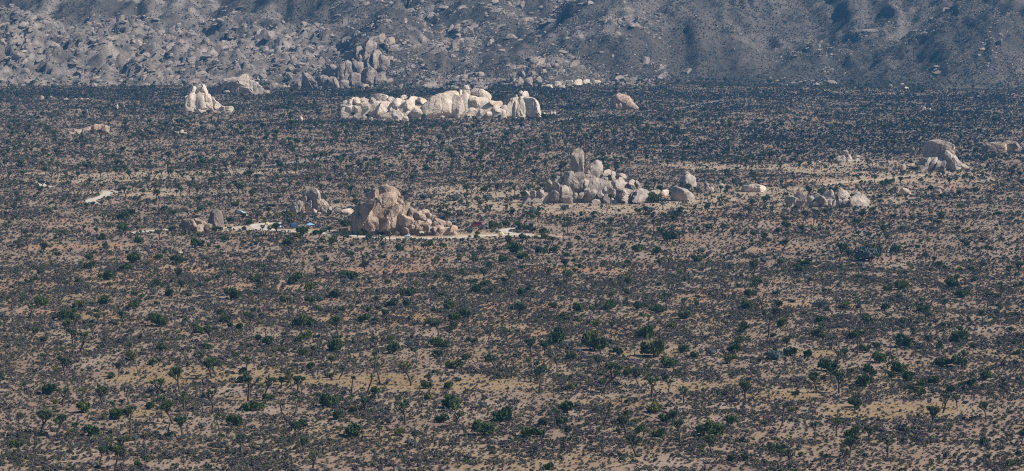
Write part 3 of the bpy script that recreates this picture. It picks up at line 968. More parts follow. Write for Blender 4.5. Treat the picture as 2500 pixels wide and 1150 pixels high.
formation('rock_tower', 'pale domed rock tower rising from rubble on the far left plain', 'rock', '''
640,390 655,270 720,223 790,240 850,300 885,390 870,450 740,430; 730,430 870,430 880,520 850,640 840,690 780,660 760,560 720,480; 490,420 530,310 590,265 650,270 640,400 540,440;
620,460 640,390 720,370 760,450 760,540 660,530; 640,690 650,570 700,540 760,570 780,650 760,720 680,710; 410,550 430,470 500,440 490,540; 480,570 520,450 600,410 640,440 640,550 560,580;
430,670 440,590 520,590 600,640 640,710 560,750 450,730; 400,790 410,710 500,680 580,720 560,780 450,810; 680,800 700,710 760,740 820,775 760,810; 860,650 880,570 960,620 990,700 920,730;
860,530 870,430 920,430 960,500 1000,560 1000,650 930,610; 940,520 960,450 1010,490 1060,560 1030,610; 1000,710 1010,600 1060,560 1120,610 1180,670 1100,710; 1150,720 1180,650 1240,670 1240,720;
1240,730 1260,670 1380,665 1410,715 1380,742; 770,730 790,650 860,680 910,725 860,760; 930,740 940,690 1000,690 1005,750; 560,700 580,640 640,650 650,720 600,740''',
          CI, M['rock_pale'], rubble=26, rubble_px=(1.6, 4.5), base=277, crack=0.04, yaw=0.3)
formation('boulder', 'single white boulder on bare plain right of the pale rock tower', 'rock', '1680,720 1720,690 1755,710 1720,738', CI, M['rock_pale'], core=False)
formation('rock_hummock', 'wide fractured whaleback of rock behind the pale tower, by the hills', 'rock', '''
930,405 990,320 1060,240 1140,190 1250,120 1350,110 1440,90 1520,110 1400,190 1260,260 1180,350 1050,390; 1080,395 1200,300 1300,220 1450,120 1560,45 1640,50 1720,110 1780,210 1700,310 1500,350 1300,385;
1300,395 1400,320 1600,300 1800,200 1900,240 1980,320 2040,385 1900,400 1600,405; 1830,210 1850,165 1900,170 1925,220 1880,250; 1760,170 1780,130 1840,140 1840,190; 2030,385 2050,330 2150,345 2150,385;
1700,200 1740,120 1800,200 1860,260 1800,300; 1500,390 1540,330 1640,330 1660,395; 1200,395 1240,340 1330,340 1340,395''', CI, M['rock_grey'], rubble=34, rubble_px=(1.6, 4.5), base=229, crack=0.10, yaw=0.1)
CK = (1200, 80, 4.0323)
formation('lone_rock', 'isolated dark-sided rock knob on the far plain, right of the pale massifs', 'rock', '1180,725 1200,650 1250,615 1320,605 1370,640 1385,685 1300,705 1250,735; 1300,725 1320,680 1380,690 1450,735 1380,755 1310,755; 1300,620 1305,592 1325,595 1330,620; 1240,740 1260,690 1310,690 1310,745; 1190,735 1200,700 1240,700 1250,740; 1350,700 1370,660 1385,690 1380,710; 1380,740 1400,715 1440,725 1440,745',
          CK, M['rock_near'], rubble=14, rubble_px=(1.5, 4), crack=0.05)
CL = (80, 80, 4.0323)
formation('boulder_cluster', 'heap of pinkish boulders on the far left plain below the small pair', 'rock', '495,988 510,945 550,925 600,940 570,988; 590,945 610,905 690,910 700,948 620,963; 680,953 710,910 750,930 745,963; 440,988 450,955 480,955 490,988; 550,923 560,905 590,910 590,933; 330,993 350,970 390,985 380,998; 600,978 620,950 670,960 660,988; 520,988 540,960 570,970 565,993; 390,985 400,950 440,955 440,985', CL, M['rock_near'], rubble=9, rubble_px=(1.5, 4))
formation('boulder_cluster', 'three small pale boulders alone on the plain below the pale tower', 'rock', '1390,1003 1400,975 1440,978 1450,1006; 1440,988 1455,955 1480,960 1480,993; 1490,1000 1495,980 1515,985 1515,1001', CL, M['rock_pale'], core=False, rubble=2, rubble_px=(1.5, 2.5))
formation('boulder_pair', 'two rounded brown boulders standing apart at the far left', 'rock', '410,783 425,755 470,745 485,778 440,793; 495,785 510,745 545,755 545,788', CL, M['rock_near'], core=False, rubble=4, rubble_px=(1.5, 3))
formation('boulder_cluster', 'little white boulder heap between the brown pair and the pale tower', 'rock', '810,738 825,705 840,720 838,742; 890,725 895,712 905,720 904,727; 900,748 910,742 935,748 930,756', CL, M['rock_pale'], core=False, rubble=6, rubble_px=(1.5, 3))
formation('rubble_rise', 'low rise of white rubble at the far left edge under the hills', 'rock', '60,640 80,620 110,630 100,650; 160,640 180,622 200,640; 460,655 480,640 500,655; 520,668 540,645 560,660; 300,655 330,640 350,655; 400,660 420,645 440,660', CL, M['rock_pale'], core=False, rubble=44, rubble_px=(1.2, 3), base=244)
CN = (680, 80, 4.0323)
formation('boulder', 'square tan boulder with a white slab at its side, alone left of the far massif', 'rock', '190,868 200,830 225,820 240,835 244,866; 165,873 180,845 190,850 187,876', CN, M['rock_pale'], core=False)
CR = (1800, 80, 4.0323)
formation('boulder_pair', 'two small white boulders on the dark plain at far right', 'rock', '1800,758 1830,730 1855,728 1860,758; 1870,760 1880,742 1910,742 1908,763', CR, M['rock_pale'], core=False)
formation('boulder', 'small grey hump of rock near the far right edge', 'rock', '2268,768 2300,740 2330,768', CR, M['rock_grey'], core=False, rubble=2, rubble_px=(1.5, 2.5))
formation('boulder_cluster', 'cluster of small pale rocks at the foot of the right-hand hills', 'rock', '1485,545 1500,512 1530,515 1530,548; 1530,553 1560,530 1588,553; 1600,505 1610,495 1640,500 1640,508; 1640,545 1660,530 1690,545 1680,552', CR, M['rock_pale'], core=False, rubble=12, rubble_px=(1.5, 3))

# outcrops on the hill front
formation('hillside_crag', 'steep slabby crag on the hill front above the boulder massif', 'rock', '''
760,310 800,200 830,160 855,330; 830,270 850,130 900,88 930,100 890,240 850,335; 895,235 925,100 965,110 960,170 915,245; 870,340 890,250 930,200 955,260 930,375; 930,385 940,220 985,170 1010,220 990,385; 985,385 1000,220 1045,230 1090,300 1060,372; 430,440 450,370 520,315 580,350 560,450 480,470;
560,495 570,380 620,300 650,290 640,420 620,510; 630,485 650,290 720,282 720,415; 712,425 715,285 775,288 770,390; 765,385 770,290 830,300 818,372; 230,545 250,440 300,400 340,440 380,545 300,555; 380,545 390,450 450,420 490,460 480,545; 490,545 500,450 550,440 590,510 590,550;
690,535 700,430 750,400 800,440 800,535; 760,410 780,345 820,345 820,435 790,455; 820,510 830,360 900,345 960,420 940,510; 140,555 150,490 200,480 220,550; 80,465 85,410 120,400 140,455 110,475;
900,100 910,40 1030,15 1040,80 980,120; 1040,140 1060,60 1130,50 1140,120 1090,170; 650,260 660,200 720,180 740,230 700,270; 740,260 760,150 810,140 830,200 790,260; 1080,180 1100,130 1160,120 1170,180;
960,500 970,420 1030,400 1060,470 1010,520; 600,545 620,470 680,470 690,540''', CN, M['rock_hill'], rubble=60, rubble_px=(2, 8), hill=True, crack=0.06, core=False, spread=30)
formation('hillside_crag', 'pale triangular boulder spur at the hill foot behind the two-knob massif', 'rock', '''
365,335 380,270 440,240 460,290 420,345; 230,545 240,480 280,440 310,480 300,545; 310,535 340,450 390,440 400,515; 380,425 390,380 430,380 430,435; 440,495 450,440 480,430 500,485; 70,545 80,490 130,500 140,545;
140,495 160,430 200,420 240,380 230,440 170,505; 530,355 540,310 570,300 585,345; 600,355 620,310 650,300 670,345; 400,310 410,260 450,250 465,310; 330,400 345,350 380,350 390,400; 480,420 490,370 530,360 545,400; 270,430 285,390 320,380 330,430; 150,545 170,505 220,500 230,545''',
          CK, M['rock_hill'], rubble=70, rubble_px=(2, 6), hill=True, crack=0.05, core=False, spread=20)
formation('rubble_apron', 'low white apron of broken rock right of the triangular spur', 'rock', '''
600,520 620,480 670,485 690,530; 700,525 730,480 790,470 800,525; 800,520 820,470 870,460 890,515; 890,510 910,465 960,460 970,505; 1000,505 1020,470 1070,475 1080,505; 650,545 670,515 720,520 720,548; 520,545 550,510 590,515 600,545''',
          CK, M['rock_pale'], rubble=70, rubble_px=(1.5, 5), hill=True, core=False, spread=8)


# talus and broken rock of the left-hand hill front: the 300 largest are parts of the hills, the rest one mass
def pts_on_hills(n, pxr, sr, seed):
    rg = np.random.default_rng(seed)
    px = rg.uniform(*pxr, n)
    s = rg.uniform(*sr, n)
    x = (px - CX) * 3100.0 / F
    y = hill_base(x) + s
    return x, y, rg


x, y, rg = pts_on_hills(12000, (-250, 800), (-12, 430), 1)
keep = rg.random(len(x)) < left_mask(x, y) * (0.35 + 0.9 * sstep(-0.3, 0.3, n2(x, y, 40, 12, 3)))
xl, yl = x[keep], y[keep]
rl = 1.0 * (1 - rg.random(len(xl))) ** -0.45
x, y, rg = pts_on_hills(13000, (760, 1640), (-25, 480), 2)
keep = rg.random(len(x)) < 0.12 + 0.9 * sstep(0.0, 0.35, n2(x, y, 60, 61, 4))
xc, yc = x[keep], y[keep]
rc = 0.9 * (1 - rg.random(len(xc))) ** -0.4
x, y, rg = pts_on_hills(9000, (1600, 2750), (20, 420), 3)
keep = rg.random(len(x)) < sstep(0.0, 0.4, n2(x, y, 80, 66, 3))
xr_, yr_ = x[keep], y[keep]
rr_ = 0.55 * (1 - rg.random(len(xr_))) ** -0.33
TX = np.concatenate([xl, xc, xr_])
TY = np.concatenate([yl, yc, yr_])
TR = np.clip(np.concatenate([rl, rc, rr_]), 0.6, 5.5)
TZ = np.maximum(hill_h(TX, TY), 0)
order = np.argsort(-TR)
rg = np.random.default_rng(5)
TROT = np.stack([rg.normal(0, 0.25, len(TX)), -0.35 + rg.normal(0, 0.3, len(TX)), 0.3 + rg.normal(0, 0.5, len(TX))], 1)
TSC = TR[:, None] * np.stack([rg.uniform(0.9, 2.4, len(TX)), rg.uniform(0.7, 1.2, len(TX)), rg.uniform(0.45, 1.0, len(TX))], 1)
for k in order[:300]:
    o = obj('boulder', RUB['granite_hill'][int(rg.integers(6))], HILLS, (TX[k], TY[k], TZ[k] + 0.1 * TR[k]))
    o.rotation_euler = TROT[k]
    o.scale = TSC[k]


# ------------------------------------------------------------------ scatter (geometry nodes) for what nobody could count
def scatter(name, label, cat, P, ROT, SCL, IDX, meshes, kind='stuff'):
    src = bpy.data.collections.new(name + '_sources')
    for q, me in enumerate(meshes):
        so = bpy.data.objects.new('%s_source_%02d' % (name, q), me)
        src.objects.link(so)
    me = bpy.data.meshes.new(name)
    me.vertices.add(len(P))
    me.vertices.foreach_set('co', np.asarray(P, np.float32).ravel())
    a = me.attributes.new('rot', 'FLOAT_VECTOR', 'POINT')
    a.data.foreach_set('vector', np.asarray(ROT, np.float32).ravel())
    a = me.attributes.new('scl', 'FLOAT_VECTOR', 'POINT')
    a.data.foreach_set('vector', np.asarray(SCL, np.float32).ravel())
    a = me.attributes.new('idx', 'INT', 'POINT')
    a.data.foreach_set('value', np.asarray(IDX, np.int32))
    o = obj(name, me)
    tag(o, label, cat, kind=kind)
    ng = bpy.data.node_groups.new(name, 'GeometryNodeTree')
    ng.interface.new_socket('Geometry', in_out='INPUT', socket_type='NodeSocketGeometry')
    ng.interface.new_socket('Geometry', in_out='OUTPUT', socket_type='NodeSocketGeometry')
    gi, go = ng.nodes.new('NodeGroupInput'), ng.nodes.new('NodeGroupOutput')
    ci = ng.nodes.new('GeometryNodeCollectionInfo')
    ci.inputs['Collection'].default_value = src
    ci.inputs['Separate Children'].default_value = True
    ci.inputs['Reset Children'].default_value = True
    ip = ng.nodes.new('GeometryNodeInstanceOnPoints')
    ip.inputs['Pick Instance'].default_value = True

    def att(nm, dt):
        n = ng.nodes.new('GeometryNodeInputNamedAttribute')
        n.data_type = dt
        n.inputs['Name'].default_value = nm
        return n.outputs['Attribute']
    L = ng.links.new
    L(gi.outputs[0], ip.inputs['Points'])
    L(ci.outputs[0], ip.inputs['Instance'])
    L(att('idx', 'INT'), ip.inputs['Instance Index'])
    L(att('rot', 'FLOAT_VECTOR'), ip.inputs['Rotation'])
    L(att('scl', 'FLOAT_VECTOR'), ip.inputs['Scale'])
    L(ip.outputs[0], go.inputs[0])
    md = o.modifiers.new('scatter', 'NODES')
    md.node_group = ng
    return o


rest = order[300:]
scatter('talus', 'countless broken rocks and boulders strewn over the hill slopes', 'rocks', np.stack([TX, TY, TZ + 0.1 * TR], 1)[rest], TROT[rest], TSC[rest], rg.integers(0, 6, len(rest)), RUB['granite_hill'])


# ------------------------------------------------------------------ plants: meshes
def leaf_cloud(centers, dirs, length, width, rg):
    """one narrow triangle per leaf, pointing along dirs"""
    n = len(centers)
    side = np.cross(dirs, rg.normal(size=(n, 3)))
    side /= np.linalg.norm(side, axis=1)[:, None] + 1e-9
    L = np.broadcast_to(np.asarray(length, float), (n,))[:, None]
    Wd = np.broadcast_to(np.asarray(width, float), (n,))[:, None]
    a = centers - side * Wd * 0.5
    b = centers + side * Wd * 0.5
    c = centers + dirs * L
    v = np.stack([a, b, c], 1).reshape(-1, 3)
    return v, np.arange(n * 3).reshape(n, 3)


def bush_mesh(name, mat, seed, nleaf, lobes, flat=0.75, leaf=0.2, up=0.5):
    """rounded bush of radius 1 standing on z = 0, made of several lobes full of leaf blades"""
    rg = np.random.default_rng(seed)
    V = []
    for k in range(lobes):
        a = rg.uniform(0, 6.28)
        d = rg.uniform(0.25, 0.6) if lobes > 1 else 0
        cr = rg.uniform(0.3, 0.6) if lobes > 1 else 0.9
        c = np.array([math.cos(a) * d, math.sin(a) * d, rg.uniform(0.28, 0.75) * flat if lobes > 1 else 0.3 * flat])
        m = nleaf // lobes
        u = rg.normal(size=(m, 3))
        u /= np.linalg.norm(u, axis=1)[:, None]
        u[:, 2] = np.where(u[:, 2] < -0.35, -u[:, 2], u[:, 2])
        r = cr * rg.uniform(0.72, 1.05, m)[:, None]
        p = c + u * r * np.array([1, 1, flat + 0.1])
        dd = u + rg.normal(size=(m, 3)) * 0.45 + np.array([0, 0, up])
        dd /= np.linalg.norm(dd, axis=1)[:, None]
        keep = p[:, 2] > 0.0
        v, _ = leaf_cloud(p[keep] - dd[keep] * leaf * 0.3, dd[keep], leaf * rg.uniform(0.7, 1.3, keep.sum()), leaf * 0.75, rg)
        V.append(v)
        # the twiggy inside of the lobe
        a_, b_ = np.linspace(0, 2 * math.pi, 6, endpoint=False), np.array([-0.5, 0.35, 1.1])
        P = np.array([[(math.cos(b2) * math.cos(a2), math.cos(b2) * math.sin(a2), math.sin(b2)) for a2 in a_] for b2 in b_])
        P = c + P * cr * 0.72 * rg.uniform(0.85, 1.1, (3, 6, 1)) * np.array([1, 1, flat + 0.1])
        P[..., 2] = np.maximum(P[..., 2], 0.02)
        tip = c + np.array([0, 0, cr * 0.75 * (flat + 0.1)])
        tri = []
        for r2 in range(2):
            for q2 in range(6):
                p00, p01, p10, p11 = P[r2, q2], P[r2, (q2 + 1) % 6], P[r2 + 1, q2], P[r2 + 1, (q2 + 1) % 6]
                tri += [p00, p01, p11, p00, p11, p10]
        for q2 in range(6):
            tri += [P[2, q2], P[2, (q2 + 1) % 6], tip]
        V.append(np.array(tri))
    v = np.concatenate(V)
    return mesh_from(v, np.arange(len(v)).reshape(-1, 3), name, mat, smooth=False)


SHRUBS_NEAR = [bush_mesh('scrub', M['shrub'], 40 + q, 100, 3, 0.95, 0.30, 0.5) for q in range(6)]
SHRUBS_FAR = [bush_mesh('scrub', M['shrub'], 60 + q, 40, 2, 0.95, 0.42, 0.5) for q in range(5)]
SHRUBS_DARK = [bush_mesh('scrub', M['shrub_dark'], 70 + q, 40, 2, 0.9, 0.42, 0.5) for q in range(4)]
GRASS = [bush_mesh('dry_grass', M['grass'], 80 + q, 60, 2, 0.4, 0.4, 1.2) for q in range(3)]
JUN_CROWN = [bush_mesh('crown', M['juniper'], 90 + q, 760, 7 + q % 3, 1.05, 0.25, 0.9) for q in range(6)]
OLI_CROWN = [bush_mesh('crown', M['olive'], 110 + q, 520, 6, 0.9, 0.2, 1.0) for q in range(2)]
SAG_CROWN = [bush_mesh('crown', M['sage'], 120 + q, 520, 6, 0.8, 0.19, 0.8) for q in range(2)]


def tube(path, radii, sides=5):
    path = np.asarray(path, float)
    n = len(path)
    T = np.gradient(path, axis=0)
    T /= np.linalg.norm(T, axis=1)[:, None] + 1e-9
    up = np.array([0.31, 0.95, 0.05])
    A = np.cross(T, up)
    A /= np.linalg.norm(A, axis=1)[:, None] + 1e-9
    B = np.cross(T, A)
    an = np.linspace(0, 2 * math.pi, sides, endpoint=False)
    v = path[:, None, :] + np.asarray(radii)[:, None, None] * (np.cos(an)[None, :, None] * A[:, None, :] + np.sin(an)[None, :, None] * B[:, None, :])
    i = np.arange(n * sides).reshape(n, sides)
    j = np.roll(i, -1, axis=1)
    f = np.stack([i[:-1].ravel(), j[:-1].ravel(), j[1:].ravel(), i[1:].ravel()], 1)
    return v.reshape(-1, 3), f


def joshua(seed, kind):
    """Joshua tree 6 m tall standing on the origin: (trunk mesh data, leaf mesh data)"""
    rg = np.random.default_rng(seed)
    TV, TF, LV = [], [], []
    nb = [0]
    tips = []

    def branch(p, d, L, r, level):
        n = 5
        path = [p]
        for k in range(1, n):
            d = d + rg.normal(size=3) * 0.13 + np.array([0, 0, 0.10 if level else 0.02])
            d /= np.linalg.norm(d)
            path.append(path[-1] + d * L / (n - 1))
        v, f = tube(path, np.linspace(r, r * 0.72, n))
        TV.append(v)
        TF.append(f + nb[0])
        nb[0] += len(v)
        maxl = {'round': 4, 'open': 3, 'slim': 1}[kind]
        if level >= maxl or (level >= 2 and rg.random() < 0.15):
            tips.append((path[-1], d, path[-2]))
            return
        kids = {'round': [3, 3, 3, 2][min(level, 3)], 'open': [3, 2, 2][min(level, 2)], 'slim': int(rg.integers(1, 4))}[kind]
        a0 = rg.uniform(0, 6.28)
        for k in range(kids):
            a = a0 + k * 6.28 / kids + rg.normal() * 0.35
            sp = {'round': 0.95, 'open': 0.9, 'slim': 0.45}[kind] * rg.uniform(0.6, 1.15) / (1 + 0.15 * level)
            nd = d * rg.uniform(0.6, 1.0) + sp * np.array([math.cos(a), math.sin(a), rg.uniform(-0.1, 0.5)])
            nd /= np.linalg.norm(nd)
            branch(path[-1], nd, {'round': 0.95, 'open': 1.1, 'slim': 0.9}[kind] * rg.uniform(0.75, 1.2) * 0.88 ** level, r * 0.68, level + 1)

    h0 = {'round': 2.9, 'open': 2.9, 'slim': 3.8}[kind] * rg.uniform(0.85, 1.2)
    lean = rg.normal(size=2) * (0.05 if kind == 'round' else 0.1)
    branch(np.array([0, 0, -0.15]), np.array([lean[0], lean[1], 1.0]), h0, {'round': 0.33, 'open': 0.29, 'slim': 0.22}[kind], 0)
    for (p, d, q) in tips:
        m = 56
        u = rg.normal(size=(m, 3))
        u += d * 0.9
        u /= np.linalg.norm(u, axis=1)[:, None]
        base = p + np.outer(rg.uniform(-0.55, 0.1, m), d)
        v, _ = leaf_cloud(base, u, rg.uniform(0.42, 0.70, m), 0.2, rg)
        LV.append(v)
    TV, TF, LV = np.concatenate(TV), np.concatenate(TF), np.concatenate(LV)
    s = 6.0 / max(LV[:, 2].max(), 0.1)
    return TV * s, TF, LV * s


JT = []
for q in range(12):
    kind = ['round', 'open', 'slim'][q % 3]
    tv, tf, lv = joshua(300 + q, kind)
    tr = mesh_from(tv, tf, 'trunk', M['bark'])
    cr = mesh_from(lv, np.arange(len(lv)).reshape(-1, 3), 'crown', M['joshua_leaf'], smooth=False)
    # whole tree as one mesh, for the far woodland
    tri = np.concatenate([tf[:, [0, 1, 2]], tf[:, [0, 2, 3]]])
    allv = np.concatenate([tv, lv])
    allf = np.concatenate([tri, np.arange(len(lv)).reshape(-1, 3) + len(tv)])
    idx = np.concatenate([np.zeros(len(tri), int), np.ones(len(lv) // 3, int)])
    whole = mesh_from(allv, allf, 'joshua_tree', [M['bark'], M['joshua_leaf']], smooth=False, mat_idx=idx)
    JT.append((kind, tr, cr, whole))
KIDX = {k: [q for q in range(12) if JT[q][0] == k] for k in ('round', 'open', 'slim')}

# ------------------------------------------------------------------ plants: places
OB = np.array(OBST)
XMAX = 0.222


def clear_of_rocks(x, y, pad=0.0):
    ok = np.ones(len(x), bool)
    for (ox, oy, r) in OB:
        k = (np.abs(x - ox) < r + pad) & (np.abs(y - oy) < r + pad)
        if k.any():
            ok &= ~(k & (np.hypot(x - ox, y - oy) < r + pad))
    return ok


def fan(n, y0, y1, seed):
    """points spread evenly over the plain between two distances, a little wider than the view"""
    rg = np.random.default_rng(seed)
    y = np.sqrt(rg.uniform(y0 * y0, y1 * y1, n))
    x = rg.uniform(-1, 1, n) * XMAX * y
    return x, y, rg


HAND_TREES = '''439,962,60,r 318,1063,65,o 423,1035,52,r 396,1020,47,o 520,999,47,o 606,980,55,o 646,971,48,o 386,980,50,o 314,983,36,o 251,990,47,r 202,987,36,o 153,994,42,o 169,995,30,s 159,919,47,r 113,895,33,o
180,875,30,o 194,863,50,o 177,841,38,r 229,830,36,o 322,839,33,o 289,921,33,r 339,917,30,s 517,924,45,r 528,919,42,r 496,894,36,o 603,913,39,o 517,834,36,r 304,790,30,r 255,802,33,s 184,803,31,o 648,820,25,s 566,825,25,s 467,820,28,o 361,796,21,r
99,1056,53,r 138,1066,50,r 446,1066,45,r 450,1002,42,o 325,988,22,s 687,1021,36,s 536,1066,47,s 577,893,25,s 682,880,30,o 411,1065,30,s 826,825,47,r 768,825,33,s 1004,941,53,o 928,937,47,s 1053,942,30,o 918,896,36,o 1018,891,36,s 1096,834,35,o
1150,835,30,s 1191,834,36,s 1203,835,30,o 1239,838,30,o 1252,843,25,s 1275,846,30,s 1213,913,39,o 1239,902,30,o 1248,924,28,o 1127,912,28,s 858,963,42,s 896,963,47,s 827,927,30,o 718,1020,44,s 686,1023,36,s 834,1008,33,s 982,1005,36,o 989,1038,56,o
1113,1044,39,o 1163,983,30,s 1234,980,33,s 926,1066,28,r 787,864,25,o 914,856,28,s 889,841,26,s 1042,1066,25,o 686,949,25,r 1139,1066,22,r 1472,960,67,o 1447,946,25,s 1592,971,50,o 1631,964,34,o 1820,981,47,r 1383,983,30,s 1516,1001,34,s 1474,1038,53,s
1641,1038,36,o 1530,1062,33,s 1909,1038,47,s 1319,957,33,s 1548,868,25,s 1716,882,21,s 1875,827,50,s 1582,793,22,o 1924,813,33,s 2093,868,42,s 2045,888,33,o 2193,875,22,s 1994,960,47,r 2048,960,53,r 2215,939,22,s 1987,994,22,o 2271,1055,58,r 2043,1066,42,o
2301,994,28,s 2374,1044,25,s 2408,1027,42,r 2318,1066,31,o 2376,921,22,s 803,615,32,r 2050,640,42,r 1839,676,40,r 1335,686,32,o 1127,650,28,o 667,650,25,o 558,698,35,o 643,703,45,s 700,745,28,s 607,742,32,s 1382,718,36,s 1370,722,30,s 1629,756,38,o 2297,675,33,r 1860,750,32,s 2102,772,30,s 2410,755,38,o'''
HAND_BUSH = '''150,783,34,j 175,780,30,j 390,797,36,j 550,786,25,j 584,804,22,j 483,813,26,j 109,834,24,j 650,843,30,j 393,857,28,j 507,852,21,j 322,880,36,o 371,891,25,j 138,907,22,o 593,934,28,j 119,964,38,j 202,1007,36,j 285,1024,40,j 605,1002,34,j 632,1002,32,j 656,978,28,j 572,1038,36,j 133,987,22,o
184,1041,18,j 225,1066,40,j 439,813,14,o 152,856,14,j 88,813,22,j 730,797,34,j 759,797,25,j 748,828,28,j 886,785,26,j 958,864,38,j 951,832,20,j 1108,783,28,j 1136,777,28,j 1053,797,28,j 819,858,38,j 729,839,25,j 1063,848,34,j 1082,852,30,j 1111,899,36,j 1138,878,22,j 1195,882,25,j 759,902,24,j
801,993,42,j 1099,998,48,j 1043,975,26,o 1078,1031,30,j 1224,1028,47,j 823,1024,30,j 866,1066,42,j 1181,1063,53,j 1287,1066,36,j 916,961,25,j 1094,949,28,j 975,1063,30,o 705,932,30,o 1353,840,47,j 1453,856,53,j 1575,825,39,j 1595,871,56,j 1667,861,24,j 1695,875,21,j 1635,897,34,j 1509,867,25,j 1396,879,34,j
1534,917,25,j 1321,910,23,j 1819,806,31,j 1805,840,25,j 1794,861,30,j 1376,782,24,j 1456,797,22,j 1907,799,28,j 1781,888,42,o 1369,1038,34,j 1326,1042,25,j 1520,1035,28,j 1625,1030,28,j 1784,1027,17,j 1603,1007,42,o 1386,1007,42,j 1712,1055,28,j 1745,1066,47,j 1559,1058,25,j 1606,1066,30,j 1311,1066,30,j
1737,868,28,s 1893,877,45,s 1381,846,28,s 2004,788,24,j 1995,824,28,j 2087,827,30,j 2107,860,28,j 2148,885,36,j 2208,849,42,j 2140,849,22,j 2340,834,39,j 1930,868,34,j 1973,870,22,j 2023,906,44,j 2119,910,26,j 2194,912,36,j 2215,931,34,j 2107,944,42,j 2246,967,32,j 2244,952,30,j 2278,938,28,j 2372,945,28,j 2321,959,22,j
2087,994,32,j 2301,896,36,j 2343,896,36,j 2407,927,33,j 2079,1066,36,j 2210,792,25,j 2301,799,18,j 2376,852,20,j 250,745,35,j 190,754,38,o 100,748,32,j 329,754,28,j 412,723,25,j 270,683,36,j 305,662,26,j 325,642,34,j 217,656,26,j 192,692,18,j 384,698,24,j 218,635,20,j 424,637,22,j 576,730,36,j 538,768,22,j 552,784,22,j 754,712,28,j 756,740,26,j
860,682,30,j 822,726,32,j 748,790,30,j 718,694,34,j 698,738,22,j 955,750,28,j 995,748,22,j 1000,722,26,j 1095,755,32,j 1165,716,30,j 1186,698,22,j 1108,782,28,j 1060,762,18,j 1276,722,24,j 1268,755,30,s 1412,760,30,j 1388,676,24,j 1490,755,30,j 1536,693,24,j 1558,756,26,j 1608,764,30,j 1668,778,28,j 1376,780,24,j 1830,725,26,j 1824,754,28,j 1902,748,26,j 1850,694,24,j 1965,650,28,j 1954,664,22,j 2063,752,22,j
2115,788,24,j 2326,702,36,j 2348,726,34,j 2198,708,34,j 2165,710,22,j 2160,758,28,j 2254,762,28,j 2060,755,22,j 2185,618,24,j 2140,616,24,j 2120,638,60,s 1702,640,24,j 1320,618,26,j 1350,617,26,j 1556,615,28,j 1636,588,34,j 1600,622,26,j 1392,607,20,j 978,615,26,j 1260,620,40,j 1275,632,24,j 1230,640,26,j 2000,755,34,s 700,600,30,j 1045,600,20,j 1082,605,18,j'''

trees = []       # x, y, height, mesh index, source
for tkn in HAND_TREES.split():
    a, b, h, k = tkn.split(',')
    x, y = ground_at(float(a), float(b))
    kk = KIDX[{'r': 'round', 'o': 'open', 's': 'slim'}[k]]
    trees.append((x, y, float(h) * 1.2 / ppm(y), kk[len(trees) % len(kk)], 1))
n_hand_trees = len(trees)
bushes = []      # x, y, radius, kind
for tkn in HAND_BUSH.split():
    a, b, w, k = tkn.split(',')
    x, y = ground_at(float(a), float(b))
    bushes.append((x, y, float(w) * 0.56 / ppm(y), k, 1))


def add_random_trees():
    for (r0, r1, dens, seed) in ((1150, 1072, 1 / 500, 1), (1072, 765, 1 / 1300, 2), (765, 600, 1 / 1300, 3), (600, 480, 1 / 420, 4), (480, 400, 1 / 270, 5), (400, 300, 1 / 290, 6), (300, 204, 1 / 310, 7)):
        y0, y1 = ground_at(CX, r0)[1], ground_at(CX, r1)[1]
        n = int(XMAX * (y1 * y1 - y0 * y0) * dens)
        x, y, rg = fan(n, y0, y1, 500 + seed)
        pxx, _ = project(x, y, 0)
        p = 0.35 + 1.1 * sstep(-0.35, 0.3, n2(x, y, 90, 301, 3))
        right = sstep(1650, 1950, pxx) * ((y > 1850) & (y < 2900))
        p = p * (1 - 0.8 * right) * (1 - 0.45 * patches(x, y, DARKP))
        if 480 <= r1 < 700:
            p = p * (1 - 0.5 * sstep(500, 1500, np.abs(pxx - 1250) * 2))
        ok = (rg.random(n) < p) & clear_of_rocks(x, y, 1.5) & ~near_road(x, y, 1.0)
        for back in (9, 20, 34):          # the photograph shows the rocks clear of trees
            ok &= clear_of_rocks(x, y + back, 1.0)
        for q in np.where(ok)[0]:
            kd = ('round', 'open', 'slim')[int(rg.choice(3, p=(0.42, 0.4, 0.18)))]
            hh = rg.uniform(4.2, 7.6) * (0.8 if kd == 'slim' else 1)
            trees.append((x[q], y[q], hh, KIDX[kd][int(rg.integers(4))], 0))


add_random_trees()
for (r0, r1, dens, seed) in ((1150, 1072, 1 / 450, 1), (1072, 770, 1 / 520, 6), (770, 590, 1 / 240, 2), (590, 480, 1 / 280, 3), (480, 380, 1 / 700, 4), (380, 250, 1 / 1400, 5)):
    y0, y1 = ground_at(CX, r0)[1], ground_at(CX, r1)[1]
    n = int(XMAX * (y1 * y1 - y0 * y0) * dens)
    x, y, rg = fan(n, y0, y1, 700 + seed)
    hb = np.array([(b[0], b[1]) for b in bushes])
    pxx, _ = project(x, y, 0)
    pr = np.full(n, 0.75)
    if r1 < 480:
        pr = pr * (0.45 + 1.3 * sstep(1500, 1900, pxx))
    ok = clear_of_rocks(x, y, 0.5) & ~near_road(x, y, 1.5) & (rg.random(n) < pr)
    for q in np.where(ok)[0]:
        if seed in (2, 6) and np.hypot(hb[:, 0] - x[q], hb[:, 1] - y[q]).min() < 4:
            continue
        bushes.append((x[q], y[q], rg.uniform(0.8, 1.7) * (1 + 0.5 * (rg.random() < 0.15)), rg.choice(['j', 'j', 'j', 'j', 'o', 's']), 0))
